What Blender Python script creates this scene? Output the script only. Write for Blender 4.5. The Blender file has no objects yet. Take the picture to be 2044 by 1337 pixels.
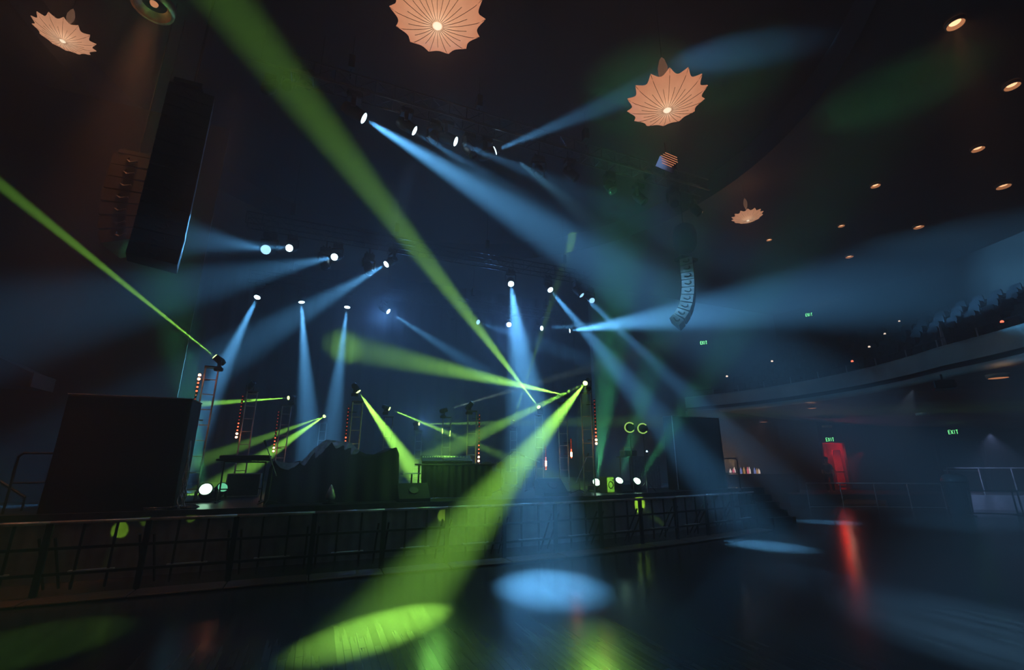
import bpy, math, random
from mathutils import Vector, Matrix
random.seed(7)
SC = bpy.context.scene
COL = SC.collection
PI = math.pi
rad = math.radians

# ------------------------------------------------------------------ camera
YAW, PITCH, FPX, EYE = rad(22.5), rad(15.5), 908.0, 2.1
FW = Vector((math.sin(YAW)*math.cos(PITCH), math.cos(YAW)*math.cos(PITCH), math.sin(PITCH)))
RT = Vector((math.cos(YAW), -math.sin(YAW), 0))
UP = RT.cross(FW)
ORG = Vector((0, 0, EYE))
def ray(x, y): return FW + RT*((x-1022)/FPX) - UP*((y-668.5)/FPX)
def atZ(x, y, z):
    d = ray(x, y); return ORG + d*((z-EYE)/d.z)
def atV(x, y, v):
    d = ray(x, y); return ORG + d*(v/d.y)
def atD(x, y, k): return ORG + ray(x, y)*k
cd = bpy.data.cameras.new('camera'); cam = bpy.data.objects.new('camera', cd); COL.objects.link(cam)
cd.sensor_width = 36; cd.lens = FPX/2044*36; cd.clip_end = 300
cam.location = ORG; cam.rotation_euler = FW.to_track_quat('-Z', 'Y').to_euler()
SC.camera = cam
SC.view_settings.view_transform = 'Standard'
SC.view_settings.look = 'None'
SC.view_settings.exposure = 0.0
SC.cycles.use_denoising = True
SC.cycles.max_bounces = 3
SC.cycles.adaptive_threshold = .06
SC.cycles.adaptive_min_samples = 24
SC.cycles.diffuse_bounces = 1
SC.cycles.glossy_bounces = 2
SC.cycles.sample_clamp_indirect = 2
SC.cycles.sample_clamp_direct = 60

# ------------------------------------------------------------------ materials
def mat(name, col, rough=0.6, metal=0.0, col2=None, scale=6.0, bump=0.0, spec=0.5):
    m = bpy.data.materials.new(name); m.use_nodes = True
    nt = m.node_tree; b = nt.nodes['Principled BSDF']
    b.inputs['Roughness'].default_value = rough
    b.inputs['Metallic'].default_value = metal
    b.inputs['Specular IOR Level'].default_value = spec
    tc = nt.nodes.new('ShaderNodeTexCoord')
    nz = nt.nodes.new('ShaderNodeTexNoise'); nz.inputs['Scale'].default_value = scale; nz.inputs['Detail'].default_value = 3
    nt.links.new(tc.outputs['Object'], nz.inputs['Vector'])
    rp = nt.nodes.new('ShaderNodeValToRGB')
    c2 = col2 or tuple(c*0.6 for c in col)
    rp.color_ramp.elements[0].position = .35; rp.color_ramp.elements[1].position = .65
    rp.color_ramp.elements[0].color = (*c2, 1); rp.color_ramp.elements[1].color = (*col, 1)
    nt.links.new(nz.outputs['Fac'], rp.inputs['Fac']); nt.links.new(rp.outputs['Color'], b.inputs['Base Color'])
    if bump:
        bp = nt.nodes.new('ShaderNodeBump'); bp.inputs['Strength'].default_value = bump
        nt.links.new(nz.outputs['Fac'], bp.inputs['Height']); nt.links.new(bp.outputs['Normal'], b.inputs['Normal'])
    return m
def emit(name, col, s):
    m = bpy.data.materials.new(name); m.use_nodes = True
    b = m.node_tree.nodes['Principled BSDF']
    b.inputs['Base Color'].default_value = (0.02, 0.02, 0.02, 1)
    b.inputs['Emission Color'].default_value = (*col, 1); b.inputs['Emission Strength'].default_value = s
    return m
M = dict(
    black=mat('black_paint', (.02, .02, .022), .5),
    cloth=mat('black_cloth', (.016, .017, .02), .9, scale=20, bump=.1),
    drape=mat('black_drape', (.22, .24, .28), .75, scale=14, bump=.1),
    metal=mat('dark_metal', (.12, .12, .13), .35, .8),
    alu=mat('aluminium', (.65, .66, .68), .4, .3),
    steel=mat('galvanised_steel', (.7, .7, .7), .35, .3),
    frame=mat('barrier_frame', (.035, .037, .04), .4, .5),
    grille=mat('speaker_grille', (.05, .05, .055), .6, scale=60),
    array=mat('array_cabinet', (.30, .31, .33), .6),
    arraydark=mat('array_cabinet_dark', (.018, .018, .02), .6),
    skirt=mat('stage_skirt', (.28, .28, .30), .8, scale=3),
    tread=mat('tread_plate', (.22, .15, .11), .45, .3, scale=30, bump=.2),
    wallbrown=mat('brown_wall', (.075, .06, .05), .85, scale=.6),
    wallgrey=mat('grey_wall', (.22, .23, .24), .85, scale=.5),
    walldark=mat('dark_wall', (.025, .026, .03), .9, scale=.7),
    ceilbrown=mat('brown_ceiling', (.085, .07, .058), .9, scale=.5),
    plaster=mat('balcony_plaster', (.52, .66, .60), .8, scale=.8),
    carpet=mat('dark_carpet', (.05, .045, .045), .95, scale=40),
    ramp=mat('brown_ramp', (.22, .10, .05), .7, scale=8),
    riser=mat('pale_riser', (.5, .52, .55), .6, scale=2),
    seat=mat('seat_fabric', (.014, .014, .018), .85, scale=30),
    wood=mat('bar_wood', (.08, .05, .03), .5, scale=10),
    skin=mat('skin', (.5, .3, .22), .6), shirt=mat('dark_shirt', (.02, .02, .025), .9), trousers=mat('dark_trousers', (.015, .015, .02), .9),
    hair=mat('dark_hair', (.01, .008, .006), .7),
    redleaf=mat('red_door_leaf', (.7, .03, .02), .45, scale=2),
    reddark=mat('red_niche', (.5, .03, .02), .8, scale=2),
    glassdark=mat('dark_lens', (.02, .022, .03), .1),
    greencab=mat('pale_baffle', (.55, .6, .3), .6),
    brass=mat('cymbal_brass', (.5, .38, .15), .35, .9),
    drum=mat('drum_shell', (.03, .03, .03), .3),
    rubber=mat('cable_rubber', (.10, .11, .13), .35),
    blue_lens=emit('blue_lens_glow', (.55, .85, 1.0), 14), blue_dim=emit('blue_lens_dim', (.35, .7, 1.0), 3),
    green_lens=emit('green_lens_glow', (.75, 1.0, .3), 6), green_dim=emit('green_lens_dim', (.5, .9, .35), 2),
    cyan_lens=emit('mint_lens_glow', (.5, 1.0, .65), 12), cyan_dim=emit('mint_lens_dim', (.2, .85, .45), 1.2),
    hot=emit('red_pixel_hot', (1.0, .35, .18), 25), mid=emit('red_pixel', (1.0, .14, .06), 4), dim=emit('red_pixel_dim', (.8, .06, .03), .9),
    warm=emit('warm_bulb', (1.0, .5, .25), 4), warmdim=emit('warm_bulb_dim', (1.0, .4, .18), 1.0),
    warmring=emit('warm_reflector', (1.0, .38, .16), .9),
    copper=mat('copper_trim', (.7, .38, .22), .35, .6),
    exit=emit('exit_green', (.2, 1.0, .3), 8), ledblue=emit('status_led', (.5, .8, 1), 6),
    redled=emit('red_aisle_led', (1, .15, .08), 5), whiteled=emit('white_aisle_led', (1, .75, .6), 3),
    rimreflect=emit('green_rim_reflection', (.55, 1.0, .2), 1.1),
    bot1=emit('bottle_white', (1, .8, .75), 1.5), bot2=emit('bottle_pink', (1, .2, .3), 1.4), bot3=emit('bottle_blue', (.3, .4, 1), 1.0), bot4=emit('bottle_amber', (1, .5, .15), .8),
    screen=emit('synth_panel', (.2, .5, .7), .12),
)
# ------------------------------------------------------------------ mesh helpers
class MB:
    def __init__(s): s.v, s.f, s.m = [], [], []
    def add(s, vs, fs, mi=0):
        n = len(s.v); s.v += [tuple(v) for v in vs]; s.f += [tuple(n+i for i in f) for f in fs]; s.m += [mi]*len(fs); return s
    def box(s, c, d, mi=0, R=None, taper=1.0):
        c = Vector(c); vs = []
        for z in (-1, 1):
            k = taper if z > 0 else 1
            for x, y in ((-1, -1), (1, -1), (1, 1), (-1, 1)):
                q = Vector((x*d[0]/2*k, y*d[1]/2*k, z*d[2]/2)); vs.append(c + (R @ q if R else q))
        return s.add(vs, [(3, 2, 1, 0), (4, 5, 6, 7), (0, 1, 5, 4), (1, 2, 6, 5), (2, 3, 7, 6), (3, 0, 4, 7)], mi)
    def bbox(s, c, d, b=.02, mi=0):
        """box with chamfered vertical and top edges"""
        x, y, z = d[0]/2, d[1]/2, d[2]/2; c = Vector(c); rings = []
        for zz, k in ((-z, b), (-z+b, 0), (z-b, 0), (z, b)):
            X, Y = x-k, y-k
            rings.append([c+Vector(p+(zz,)) for p in ((-X+b, -Y), (X-b, -Y), (X, -Y+b), (X, Y-b), (X-b, Y), (-X+b, Y), (-X, Y-b), (-X, -Y+b))])
        return s.loft(rings, mi)
    def loft(s, rings, mi=0, cap=True):
        n = len(rings[0]); vs = [p for r in rings for p in r]; fs = []
        for i in range(len(rings)-1):
            for j in range(n):
                a, b = i*n+j, i*n+(j+1) % n
                fs.append((a, b, b+n, a+n))
        if cap: fs.append(tuple(reversed(range(n)))); fs.append(tuple(range(len(vs)-n, len(vs))))
        return s.add(vs, fs, mi)
    def tube(s, p, q, r, n=6, mi=0, r2=None):
        p, q = Vector(p), Vector(q); d = q-p
        if d.length < 1e-6: return s
        a = d.orthogonal().normalized(); b = d.normalized().cross(a); r2 = r if r2 is None else r2
        ring = lambda c, rr: [c+(a*math.cos(t)+b*math.sin(t))*rr for t in [2*PI*i/n for i in range(n)]]
        return s.loft([ring(p, r), ring(q, r2)], mi)
    def path(s, pts, r, n=6, mi=0):
        for a, b in zip(pts, pts[1:]): s.tube(a, b, r, n, mi)
        return s
    def lathe(s, prof, n=16, ax='z', o=(0, 0, 0), mi=0, cap=True):
        o = Vector(o); rings = []
        for r, h in prof:
            ring = []
            for i in range(n):
                t = 2*PI*i/n; c, k = math.cos(t)*r, math.sin(t)*r
                ring.append(o+Vector({'z': (c, k, h), 'x': (h, c, k), 'y': (k, h, c)}[ax]))
            rings.append(ring)
        return s.loft(rings, mi, cap)
    def torus(s, c, R, r, ax='z', n=20, m=6, a0=0, a1=2*PI, mi=0):
        c = Vector(c); full = abs(a1-a0-2*PI) < 1e-6; cnt = n if full else n+1; vs = []
        for i in range(cnt):
            t = a0+(a1-a0)*i/n
            for j in range(m):
                u = 2*PI*j/m; k = R+r*math.cos(u); x, y, z = k*math.cos(t), k*math.sin(t), r*math.sin(u)
                vs.append(c+Vector({'z': (x, y, z), 'x': (z, x, y), 'y': (x, z, y)}[ax]))
        fs = []
        for i in range(n):
            for j in range(m):
                a = i*m+j; b = i*m+(j+1) % m; i2 = ((i+1) % cnt)*m
                fs.append((a, b, i2+(j+1) % m, i2+j))
        return s.add(vs, fs, mi)
    def grid(s, rows, mi=0):
        n = len(rows[0]); fs = []
        for i in range(len(rows)-1):
            for j in range(n-1): fs.append((i*n+j, i*n+j+1, (i+1)*n+j+1, (i+1)*n+j))
        return s.add([p for r in rows for p in r], fs, mi)
    def obj(s, name, mats, parent=None, smooth=False, loc=None):
        me = bpy.data.meshes.new(name); me.from_pydata(s.v, [], s.f)
        for m in (mats if isinstance(mats, (list, tuple)) else [mats]): me.materials.append(M[m] if isinstance(m, str) else m)
        me.polygons.foreach_set('material_index', s.m)
        if smooth: me.polygons.foreach_set('use_smooth', [True]*len(s.f))
        me.update()
        o = bpy.data.objects.new(name, me); COL.objects.link(o)
        if parent: o.parent = parent
        if loc is not None: o.location = loc
        return o
def tag(o, label, cat, group=None, kind=None):
    o['label'] = label; o['category'] = cat
    if group: o['group'] = group
    if kind: o['kind'] = kind
    return o
def thing(name, label, cat, loc=(0, 0, 0), rz=0.0, group=None, scale=1.0):
    o = bpy.data.objects.new(name, None); COL.objects.link(o); o.empty_display_size = .1
    o.location = loc; o.rotation_euler = (0, 0, rz); o.scale = (scale,)*3
    return tag(o, label, cat, group)
def struct(o, label=None):
    o['kind'] = 'structure'
    if label: o['label'] = label
    return o
def dup(src, loc, rz, label):
    r = src.copy(); COL.objects.link(r); r.location = loc; r.rotation_euler = (0, 0, rz); r['label'] = label
    for ch in list(src.children):
        c = ch.copy(); COL.objects.link(c); c.parent = r
        for g in list(ch.children):
            d = g.copy(); COL.objects.link(d); d.parent = c
    return r
def kid(root, name):
    for c in root.children:
        if c.name.split('.')[0] == name: return c
# ------------------------------------------------------------------ lights and haze
BL, GR, CY, WM = (.125, .49, 1.0), (.38, 1.0, .10), (.13, 1.0, .38), (1.0, .42, .18)
KB = 8000.0
def spot(p, d, half, power, col, blend=1.0, size=.04):
    l = bpy.data.lights.new('spot_lamp', 'SPOT'); o = bpy.data.objects.new('spot_lamp', l); COL.objects.link(o)
    o.location = p; o.rotation_euler = Vector(d).to_track_quat('-Z', 'Y').to_euler()
    l.spot_size = 2*rad(half); l.spot_blend = blend; l.shadow_soft_size = size; l.color = col; l.energy = power
    return o
def beam(p, d, half, B, col, size=.06):
    return spot(p, d, half*1.55, B*KB/math.tan(rad(half)), col, 1.0, size)
def point(p, power, col, size=.05):
    l = bpy.data.lights.new('point_lamp', 'POINT'); o = bpy.data.objects.new('point_lamp', l); COL.objects.link(o)
    o.location = p; l.energy = power; l.color = col; l.shadow_soft_size = size
    return o
w = bpy.data.worlds.new('hall_air'); SC.world = w; w.use_nodes = True
nt = w.node_tree; nt.nodes['Background'].inputs[0].default_value = (.5, .7, 1, 1); nt.nodes['Background'].inputs[1].default_value = 0.0
vs = nt.nodes.new('ShaderNodeVolumeScatter'); vs.inputs['Density'].default_value = .024; vs.inputs['Anisotropy'].default_value = .1
va = nt.nodes.new('ShaderNodeVolumeAbsorption'); va.inputs['Density'].default_value = .026; va.inputs['Color'].default_value = (0, 0, 0, 1)
ad = nt.nodes.new('ShaderNodeAddShader')
nt.links.new(vs.outputs[0], ad.inputs[0]); nt.links.new(va.outputs[0], ad.inputs[1])
nt.links.new(ad.outputs[0], nt.nodes['World Output'].inputs['Volume'])

# ------------------------------------------------------------------ the room
BC = Vector((8, 16.5, 0)); BR = 14.2          # centre and radius of the balcony front
def bal(a, R, z):
    R += .8*max(0.0, min(1.0, (-rad(34)-a)/rad(12)))
    return Vector((BC.x+R*math.cos(a), BC.y+R*math.sin(a), z))
def barv(u): return 10.2 + (0.012*(u-3)**2 if u > 3 else 0)
def deckv(u): return barv(u)+1.25
DECK = 1.15
# floor: dark polished boards running up-stage
fm = bpy.data.materials.new('polished_boards'); fm.use_nodes = True
nt = fm.node_tree; b = nt.nodes['Principled BSDF']; b.inputs['Specular IOR Level'].default_value = .26; L = nt.links.new
tc = nt.nodes.new('ShaderNodeTexCoord'); mp = nt.nodes.new('ShaderNodeMapping'); mp.inputs['Rotation'].default_value = (0, 0, PI/2)
L(tc.outputs['Object'], mp.inputs['Vector'])
bk = nt.nodes.new('ShaderNodeTexBrick'); bk.inputs['Scale'].default_value = 1.0
bk.inputs['Brick Width'].default_value = 1.8; bk.inputs['Row Height'].default_value = .085; bk.inputs['Mortar Size'].default_value = .004
bk.inputs['Color1'].default_value = (.056, .053, .05, 1); bk.inputs['Color2'].default_value = (.08, .077, .074, 1); bk.inputs['Mortar'].default_value = (.04, .04, .04, 1)
L(mp.outputs[0], bk.inputs['Vector'])
mp2 = nt.nodes.new('ShaderNodeMapping'); mp2.inputs['Scale'].default_value = (14, .5, 1); L(tc.outputs['Object'], mp2.inputs['Vector'])
nz = nt.nodes.new('ShaderNodeTexNoise'); nz.inputs['Scale'].default_value = 1.5; nz.inputs['Detail'].default_value = 4; L(mp2.outputs[0], nz.inputs['Vector'])
mx = nt.nodes.new('ShaderNodeMix'); mx.data_type = 'RGBA'; mx.blend_type = 'MULTIPLY'; mx.inputs[0].default_value = .8
rp = nt.nodes.new('ShaderNodeValToRGB'); rp.color_ramp.elements[0].position = .3; rp.color_ramp.elements[1].position = .7
rp.color_ramp.elements[0].color = (.75, .75, .75, 1); L(nz.outputs['Fac'], rp.inputs['Fac'])
L(bk.outputs['Color'], mx.inputs[6]); L(rp.outputs['Color'], mx.inputs[7]); L(mx.outputs[2], b.inputs['Base Color'])
mr = nt.nodes.new('ShaderNodeMapRange'); mr.inputs[3].default_value = .15; mr.inputs[4].default_value = .28
L(nz.outputs['Fac'], mr.inputs[0]); L(mr.outputs[0], b.inputs['Roughness'])
bp = nt.nodes.new('ShaderNodeBump'); bp.inputs['Strength'].default_value = .05; bp.inputs['Distance'].default_value = .01
L(nz.outputs['Fac'], bp.inputs['Height']); L(bp.outputs['Normal'], b.inputs['Normal'])
struct(MB().add([(-25, -12, 0), (50, -12, 0), (50, 45, 0), (-25, 45, 0)], [(0, 1, 2, 3)]).obj('floor', fm))
# main ceiling with a round raised dome
CZ = 12.6; DC = Vector((3, 11.5, 0)); DR = 10.8; DZ = 13.5
m = MB(); n = 96; ring = []; outer = []
for i in range(n):
    a = 2*PI*i/n; c, s = math.cos(a), math.sin(a)
    ring.append((DC.x+DR*c, DC.y+DR*s, CZ)); k = 34/max(abs(c), abs(s)); outer.append((DC.x+k*c, DC.y+k*s, CZ))
m.add(ring+outer, [(i, n+i, n+(i+1) % n, (i+1) % n) for i in range(n)])
struct(m.obj('ceiling', 'ceilbrown'))
m = MB()
for i in range(n):
    a, a2 = 2*PI*i/n, 2*PI*(i+1)/n
    q = [(DC.x+DR*math.cos(t), DC.y+DR*math.sin(t), z) for t, z in ((a, CZ-.08), (a2, CZ-.08), (a2, DZ), (a, DZ))]
    m.add(q, [(0, 1, 2, 3)])
struct(m.obj('trim_1', 'walldark'))
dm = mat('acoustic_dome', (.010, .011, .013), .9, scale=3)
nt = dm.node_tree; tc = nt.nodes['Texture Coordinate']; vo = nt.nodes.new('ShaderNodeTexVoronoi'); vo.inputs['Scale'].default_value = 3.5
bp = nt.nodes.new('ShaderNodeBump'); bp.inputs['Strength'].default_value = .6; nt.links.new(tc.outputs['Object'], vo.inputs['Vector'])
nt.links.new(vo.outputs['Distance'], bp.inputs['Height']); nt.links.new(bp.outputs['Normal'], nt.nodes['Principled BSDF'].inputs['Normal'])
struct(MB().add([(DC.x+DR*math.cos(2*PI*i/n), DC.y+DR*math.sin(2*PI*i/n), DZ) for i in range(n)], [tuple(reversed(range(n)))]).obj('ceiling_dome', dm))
# proscenium wall on the left, wings, back curtain
LW = 15.0; le = atV(388, 600, LW).x
struct(MB().box(((-25+le)/2, LW+.2, 6.3), (le+25, .06, 12.6)).obj('wall_left', 'wallbrown'))
struct(MB().box((-14, 21, 6.3), (.3, 12, 12.6)).obj('wall_wing_left', 'walldark'))
rows = []
for z in (DECK, 6, 13.3):
    rows.append([(-13.9+i*.12, 26+.09*math.sin(i*.9)+.05*math.sin(i*2.3), z) for i in range(int(29.4/.12))])
tag(MB().grid(rows).obj('backdrop_curtain', 'cloth', smooth=True), 'full height black pleated curtain closing the back of the stage', 'curtain')
struct(MB().box((12, -9, 6.5), (75, .3, 14)).obj('wall_rear', 'walldark'))
struct(MB().box((-20, 2, 6.5), (.3, 26, 14)).obj('wall_side', 'wallbrown'))
struct(MB().box((30, 22.6, 6.5), (31, .3, 14)).obj('wall_right', 'wallgrey'))
# stage deck and skirt
us = [-14+i*.5 for i in range(58)]
m = MB(); m.grid([[(u, deckv(u), DECK) for u in us], [(u, 26.2, DECK) for u in us]])
struct(m.obj('floor_stage', mat('stage_deck', (.03, .032, .035), .38, scale=4)))
m = MB(); m.grid([[(u, deckv(u)-.02, DECK+.015) for u in us], [(u, deckv(u)-.02, DECK-.09) for u in us]]); m.grid([[(u, deckv(u)+.05, DECK+.015) for u in us], [(u, deckv(u)-.02, DECK+.015) for u in us]])
struct(m.obj('trim_2', 'metal'))
uu = [-14+i*.06 for i in range(476)]
m = MB(); m.grid([[(u, deckv(u)+.05+.02*math.sin(u*26)+.012*math.sin(u*11), z) for u in uu] for z in (DECK-.05, .6, 0)])
struct(m.obj('wall_stage_front', 'skirt', smooth=True))
struct(MB().box((14.45, 17, DECK/2), (.1, 8, DECK)).obj('wall_stage_end', 'walldark'))
# balcony: fascia, cornice, soffit, rake
A0, A1, NA = rad(-82), rad(24), 72
AA = [A0+(A1-A0)*i/NA for i in range(NA+1)]
m = MB(); m.grid([[bal(a, R, z) for a in AA] for R, z in ((BR+.02, 5.95), (BR-.02, 5.97), (BR, 5.86), (BR+.03, 5.4), (BR-.02, 5.3))])
m.grid([[bal(a, R, z) for a in AA] for R, z in ((BR+.9, 5.95), (BR+.02, 5.95))])
struct(m.obj('wall_balcony_front', 'plaster', smooth=True))
m = MB(); m.grid([[bal(a, R, z) for a in AA] for R, z in ((BR-.02, 5.3), (BR+.16, 5.28), (BR+.16, 5.2), (BR-.06, 5.18), (BR-.06, 5.1))])
struct(m.obj('trim_3', 'walldark'))
m = MB(); m.grid([[bal(a, R, z) for a in AA] for R, z in ((BR-.06, 5.12), (BR-.1, 5.1), (BR-.1, 4.96), (BR, 4.9), (BR+.2, 4.9))])
struct(m.obj('trim_4', 'plaster', smooth=True))
struct(MB().grid([[bal(a, R, z) for a in AA] for R, z in ((BR+.15, 4.9), (30, 3.4))]).obj('ceiling_balcony', mat('soffit', (.30, .26, .23), .85, scale=.5)))
def rakez(R): return 5.3+(R-BR)*.52
m = MB(); rr = []
for k in range(9):
    R0 = BR+.75+k*.9
    rr += [(R0, rakez(R0)), (R0+.9, rakez(R0))]
m.grid([[bal(a, R, z) for a in AA] for R, z in rr])
struct(m.obj('floor_balcony', 'carpet'))
struct(MB().grid([[bal(a, 23.2, z) for a in AA] for z in (8.5, 12.6)]).obj('wall_balcony_rear', 'wallbrown'))
# wall under the balcony, with the two doorways
def plan(x, k): q = atD(x, 900, k); return Vector((q.x, q.y, 0))
WP = [(1380, 25.6), (1450, 26.2), (1560, 27), (1639, 27), (1686, 27), (1780, 26.5), (1868, 25.4), (1962, 24.6), (2044, 23.5), (2200, 21), (2400, 18)]
WPP = [plan(*q) for q in WP]
for i, (a, b_) in enumerate(zip(WPP, WPP[1:])):
    m = MB()
    z0 = 3.15 if i in (3, 6) else 0
    m.grid([[a+Vector((0, 0, z0)), b_+Vector((0, 0, z0))], [a+Vector((0, 0, 5)), b_+Vector((0, 0, 5))]])
    struct(m.obj('wall_under_balcony', 'wallgrey' if i < 3 else 'walldark' if i not in (4, 5) else 'walldark'))
    if i in (3, 6):
        d = (b_-a).normalized(); nrm = Vector((d.y, -d.x, 0)); nrm = nrm if nrm.dot(a) > 0 else -nrm
        k = Vector((0, 0, 1)); dep = nrm*1.6
        m = MB(); m.grid([[a, a+dep, b_+dep, b_], [a+k*3.15, a+dep+k*3.15, b_+dep+k*3.15, b_+k*3.15]]); m.add([a+k*3.15, b_+k*3.15, b_+dep+k*3.15, a+dep+k*3.15], [(0, 1, 2, 3)])
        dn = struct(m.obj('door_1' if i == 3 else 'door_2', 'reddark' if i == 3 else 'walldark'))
        fr = MB(); 
        for q in (a, b_): fr.box(q-nrm*.05+k*1.6, (.14, .14, 3.2))
        fr.tube(a-nrm*.05+k*3.2, b_-nrm*.05+k*3.2, .07, 4)
        fr.obj('door_frame', 'black', dn)
        if i == 3:
            p0 = a+d*((b_-a).length*.56)+nrm*.2; q0 = a+d*((b_-a).length*.98)+nrm*.35
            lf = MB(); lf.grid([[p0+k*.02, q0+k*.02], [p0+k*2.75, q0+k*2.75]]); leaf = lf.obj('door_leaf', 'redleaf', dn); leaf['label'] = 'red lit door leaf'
            pb = MB(); pb.tube(p0-nrm*.05+k*1.5, q0-nrm*.05+k*1.5, .035); pb.tube(p0-nrm*.05+k*.7, q0-nrm*.05+k*.7, .035); pb.obj('push_bar', 'black', leaf)
            point(a+d*.7-nrm*.3+k*2.6+nrm*.5, 90, (1, .03, .015), .1)
            spot((p0+q0)/2-nrm*2.2+k*2.6, nrm+Vector((0, 0, -.5)), 26, 380, (1, .05, .02), .8)  # unseen spot added before the doorway to redden the leaf
        else:
            lf = MB()
            for t0, t1 in ((.02, .49), (.51, .98)):
                lf.grid([[a+dep*.3+d*((b_-a).length*t)+k*zz for t in (t0, t1)] for zz in (.02, 3.1)])
            lv = lf.obj('door_leaf', 'black', dn)
            pb = MB(); pb.tube(a+dep*.25+d*.2+k*1.6, b_+dep*.25-d*.2+k*1.6, .04); pb.obj('push_bar', 'steel', lv)
# raised floor at the back under the balcony
tp = [plan(1905, 21.2), plan(2070, 20.6), plan(2250, 19)]
m = MB(); back = [plan(1880, 25), plan(2070, 23.6), plan(2250, 21)]
up = Vector((0, 0, .62))
m.grid([[q for q in tp], [q+up for q in tp], [q+up for q in back]])
struct(m.obj('floor_riser', 'riser'))
m = MB(); tp2 = [plan(1560, 23.4), plan(1700, 23.2), plan(1880, 23)]; bk2 = [plan(1540, 27.2), plan(1700, 27.2), plan(1880, 25.6)]; up2 = Vector((0, 0, .5))
m.grid([tp2, [q+up2 for q in tp2], [q+up2 for q in bk2]])
struct(m.obj('floor_landing', 'carpet'))
q = [plan(1660, 22.6), plan(1745, 22.6), plan(1760, 24.5), plan(1690, 24.5)]
tag(MB().add([q[0]+Vector((0, 0, .12)), q[1]+Vector((0, 0, .12)), q[2]+up2*1.15, q[3]+up2*1.15, q[0], q[1], q[2], q[3]], [(0, 1, 2, 3), (0, 4, 5, 1), (1, 5, 6, 2), (2, 6, 7, 3), (3, 7, 4, 0)]).obj('access_ramp', 'ramp'), 'brown wooden ramp behind the low handrail in front of the red doorway', 'ramp')

# ------------------------------------------------------------------ parachute pendants
sm = bpy.data.materials.new('lit_silk'); sm.use_nodes = True; nt = sm.node_tree; b = nt.nodes['Principled BSDF']
tc = nt.nodes.new('ShaderNodeTexCoord'); vl = nt.nodes.new('ShaderNodeVectorMath'); vl.operation = 'LENGTH'
nt.links.new(tc.outputs['Object'], vl.inputs[0]); rp = nt.nodes.new('ShaderNodeValToRGB')
e = rp.color_ramp.elements; e[0].position = .05; e[0].color = (1, .74, .48, 1); e[1].position = .85; e[1].color = (.80, .30, .155, 1)
x = e.new(.3); x.color = (.86, .42, .235, 1)
nt.links.new(vl.outputs['Value'], rp.inputs['Fac'])
nz = nt.nodes.new('ShaderNodeTexNoise'); nz.inputs['Scale'].default_value = 5; nt.links.new(tc.outputs['Object'], nz.inputs['Vector'])
mx = nt.nodes.new('ShaderNodeMix'); mx.data_type = 'RGBA'; mx.blend_type = 'MULTIPLY'; mx.inputs[0].default_value = .25
nt.links.new(rp.outputs['Color'], mx.inputs[6]); nt.links.new(nz.outputs['Fac'], mx.inputs[7])
nt.links.new(mx.outputs[2], b.inputs['Emission Color']); b.inputs['Emission Strength'].default_value = 1.2
b.inputs['Base Color'].default_value = (.1, .06, .04, 1)
conem = emit('dim_silk', (.6, .3, .18), .3); hubm = emit('hub_glow', (1, .85, .62), 1.6)
ribm = mat('rib_brown', (.10, .035, .02), .8)
NP = 14
def shade_pt(R, t, f):
    """t: angle in tips, f: 0..1 from hub to rim"""
    u = t-math.floor(t); bite = math.sin(u*PI)
    a = 2*PI*t/NP
    r = .09*R+(R-.09*R)*f*(1-.16*bite*f*f)
    z = .30*R*f**1.6-.03*R*bite*f*(1-f*.2)
    if f > .85: z += .05*R*(f-.85)/.15*(1-bite)
    return Vector((r*math.cos(a), r*math.sin(a), z))
def pendant(P, R, rz, label, cable=1.5):
    t = thing('parachute_pendant', label, 'pendant lamp', P, rz, 'scalloped silk pendant lamps under the ceiling')
    m = MB(); K = 8; n = NP*K
    rows = [[shade_pt(R, i/K, f) for i in range(n+1)] for f in (0, .1, .25, .4, .55, .7, .8, .88, .94, 1)]
    rows.append([shade_pt(R, i/K, 1)*.98+Vector((0, 0, .03*R)) for i in range(n+1)])
    rows.append([Vector((p.x*.3, p.y*.3, .36*R)) for p in rows[-1]])
    m.grid(rows); m.obj('shade', sm, t, True)
    r = MB()
    for i in range(NP*2):
        pts = [shade_pt(R, i/2, f)+Vector((0, 0, -.004*R)) for f in ((.02, .2, .4, .6, .8, 1) if i % 2 == 0 else (.02, .2, .4, .62))]
        r.path(pts, .0055*R, 4)
    r.obj('ribs', ribm, t)
    h = MB(); h.lathe([(.02*R, -.035*R), (.07*R, -.03*R), (.09*R, -.005*R), (.09*R, .03*R)], 14); h.obj('hub', hubm, t, True)
    c = MB(); c.lathe([(.04*R, .36*R), (.05*R, .9*R), (.12*R, 1.15*R), (.125*R, 1.35*R), (.07*R, 1.58*R), (.01*R, 1.68*R)], 14); c.obj('top_cone', conem, t, True)
    s = MB(); s.tube((0, 0, 1.6*R), (0, 0, cable), .008); s.obj('suspension_cable', 'black', t)
    return t
LP = [((125, 82), 10.0, .54, .1, 'orange scalloped pendant tilted away, leftmost of the four parachute lamps'),
      ((873, 52), 8.2, .87, .2, 'largest orange scalloped pendant, cut by the top edge of the picture'),
      ((1332, 220), 10.1, .87, .05, 'orange scalloped pendant hanging beyond the right end of the front truss'),
      ((1493, 440), 17.5, .57, .3, 'smallest and farthest orange scalloped pendant near the balcony seats')]
for (x, y), k, R, rz, lab in LP:
    P = atD(x, y, k); pendant(P, R, rz, lab, max(1.75*R, 13.4-P.z if (P-DC).xy.length < DR else CZ-P.z))
    point(P-Vector((0, 0, .35*R)), 25, (1, .45, .22), .3)
    point(P+Vector((0, 0, R*1.05)), 32, (1, .45, .22), .2)

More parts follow.
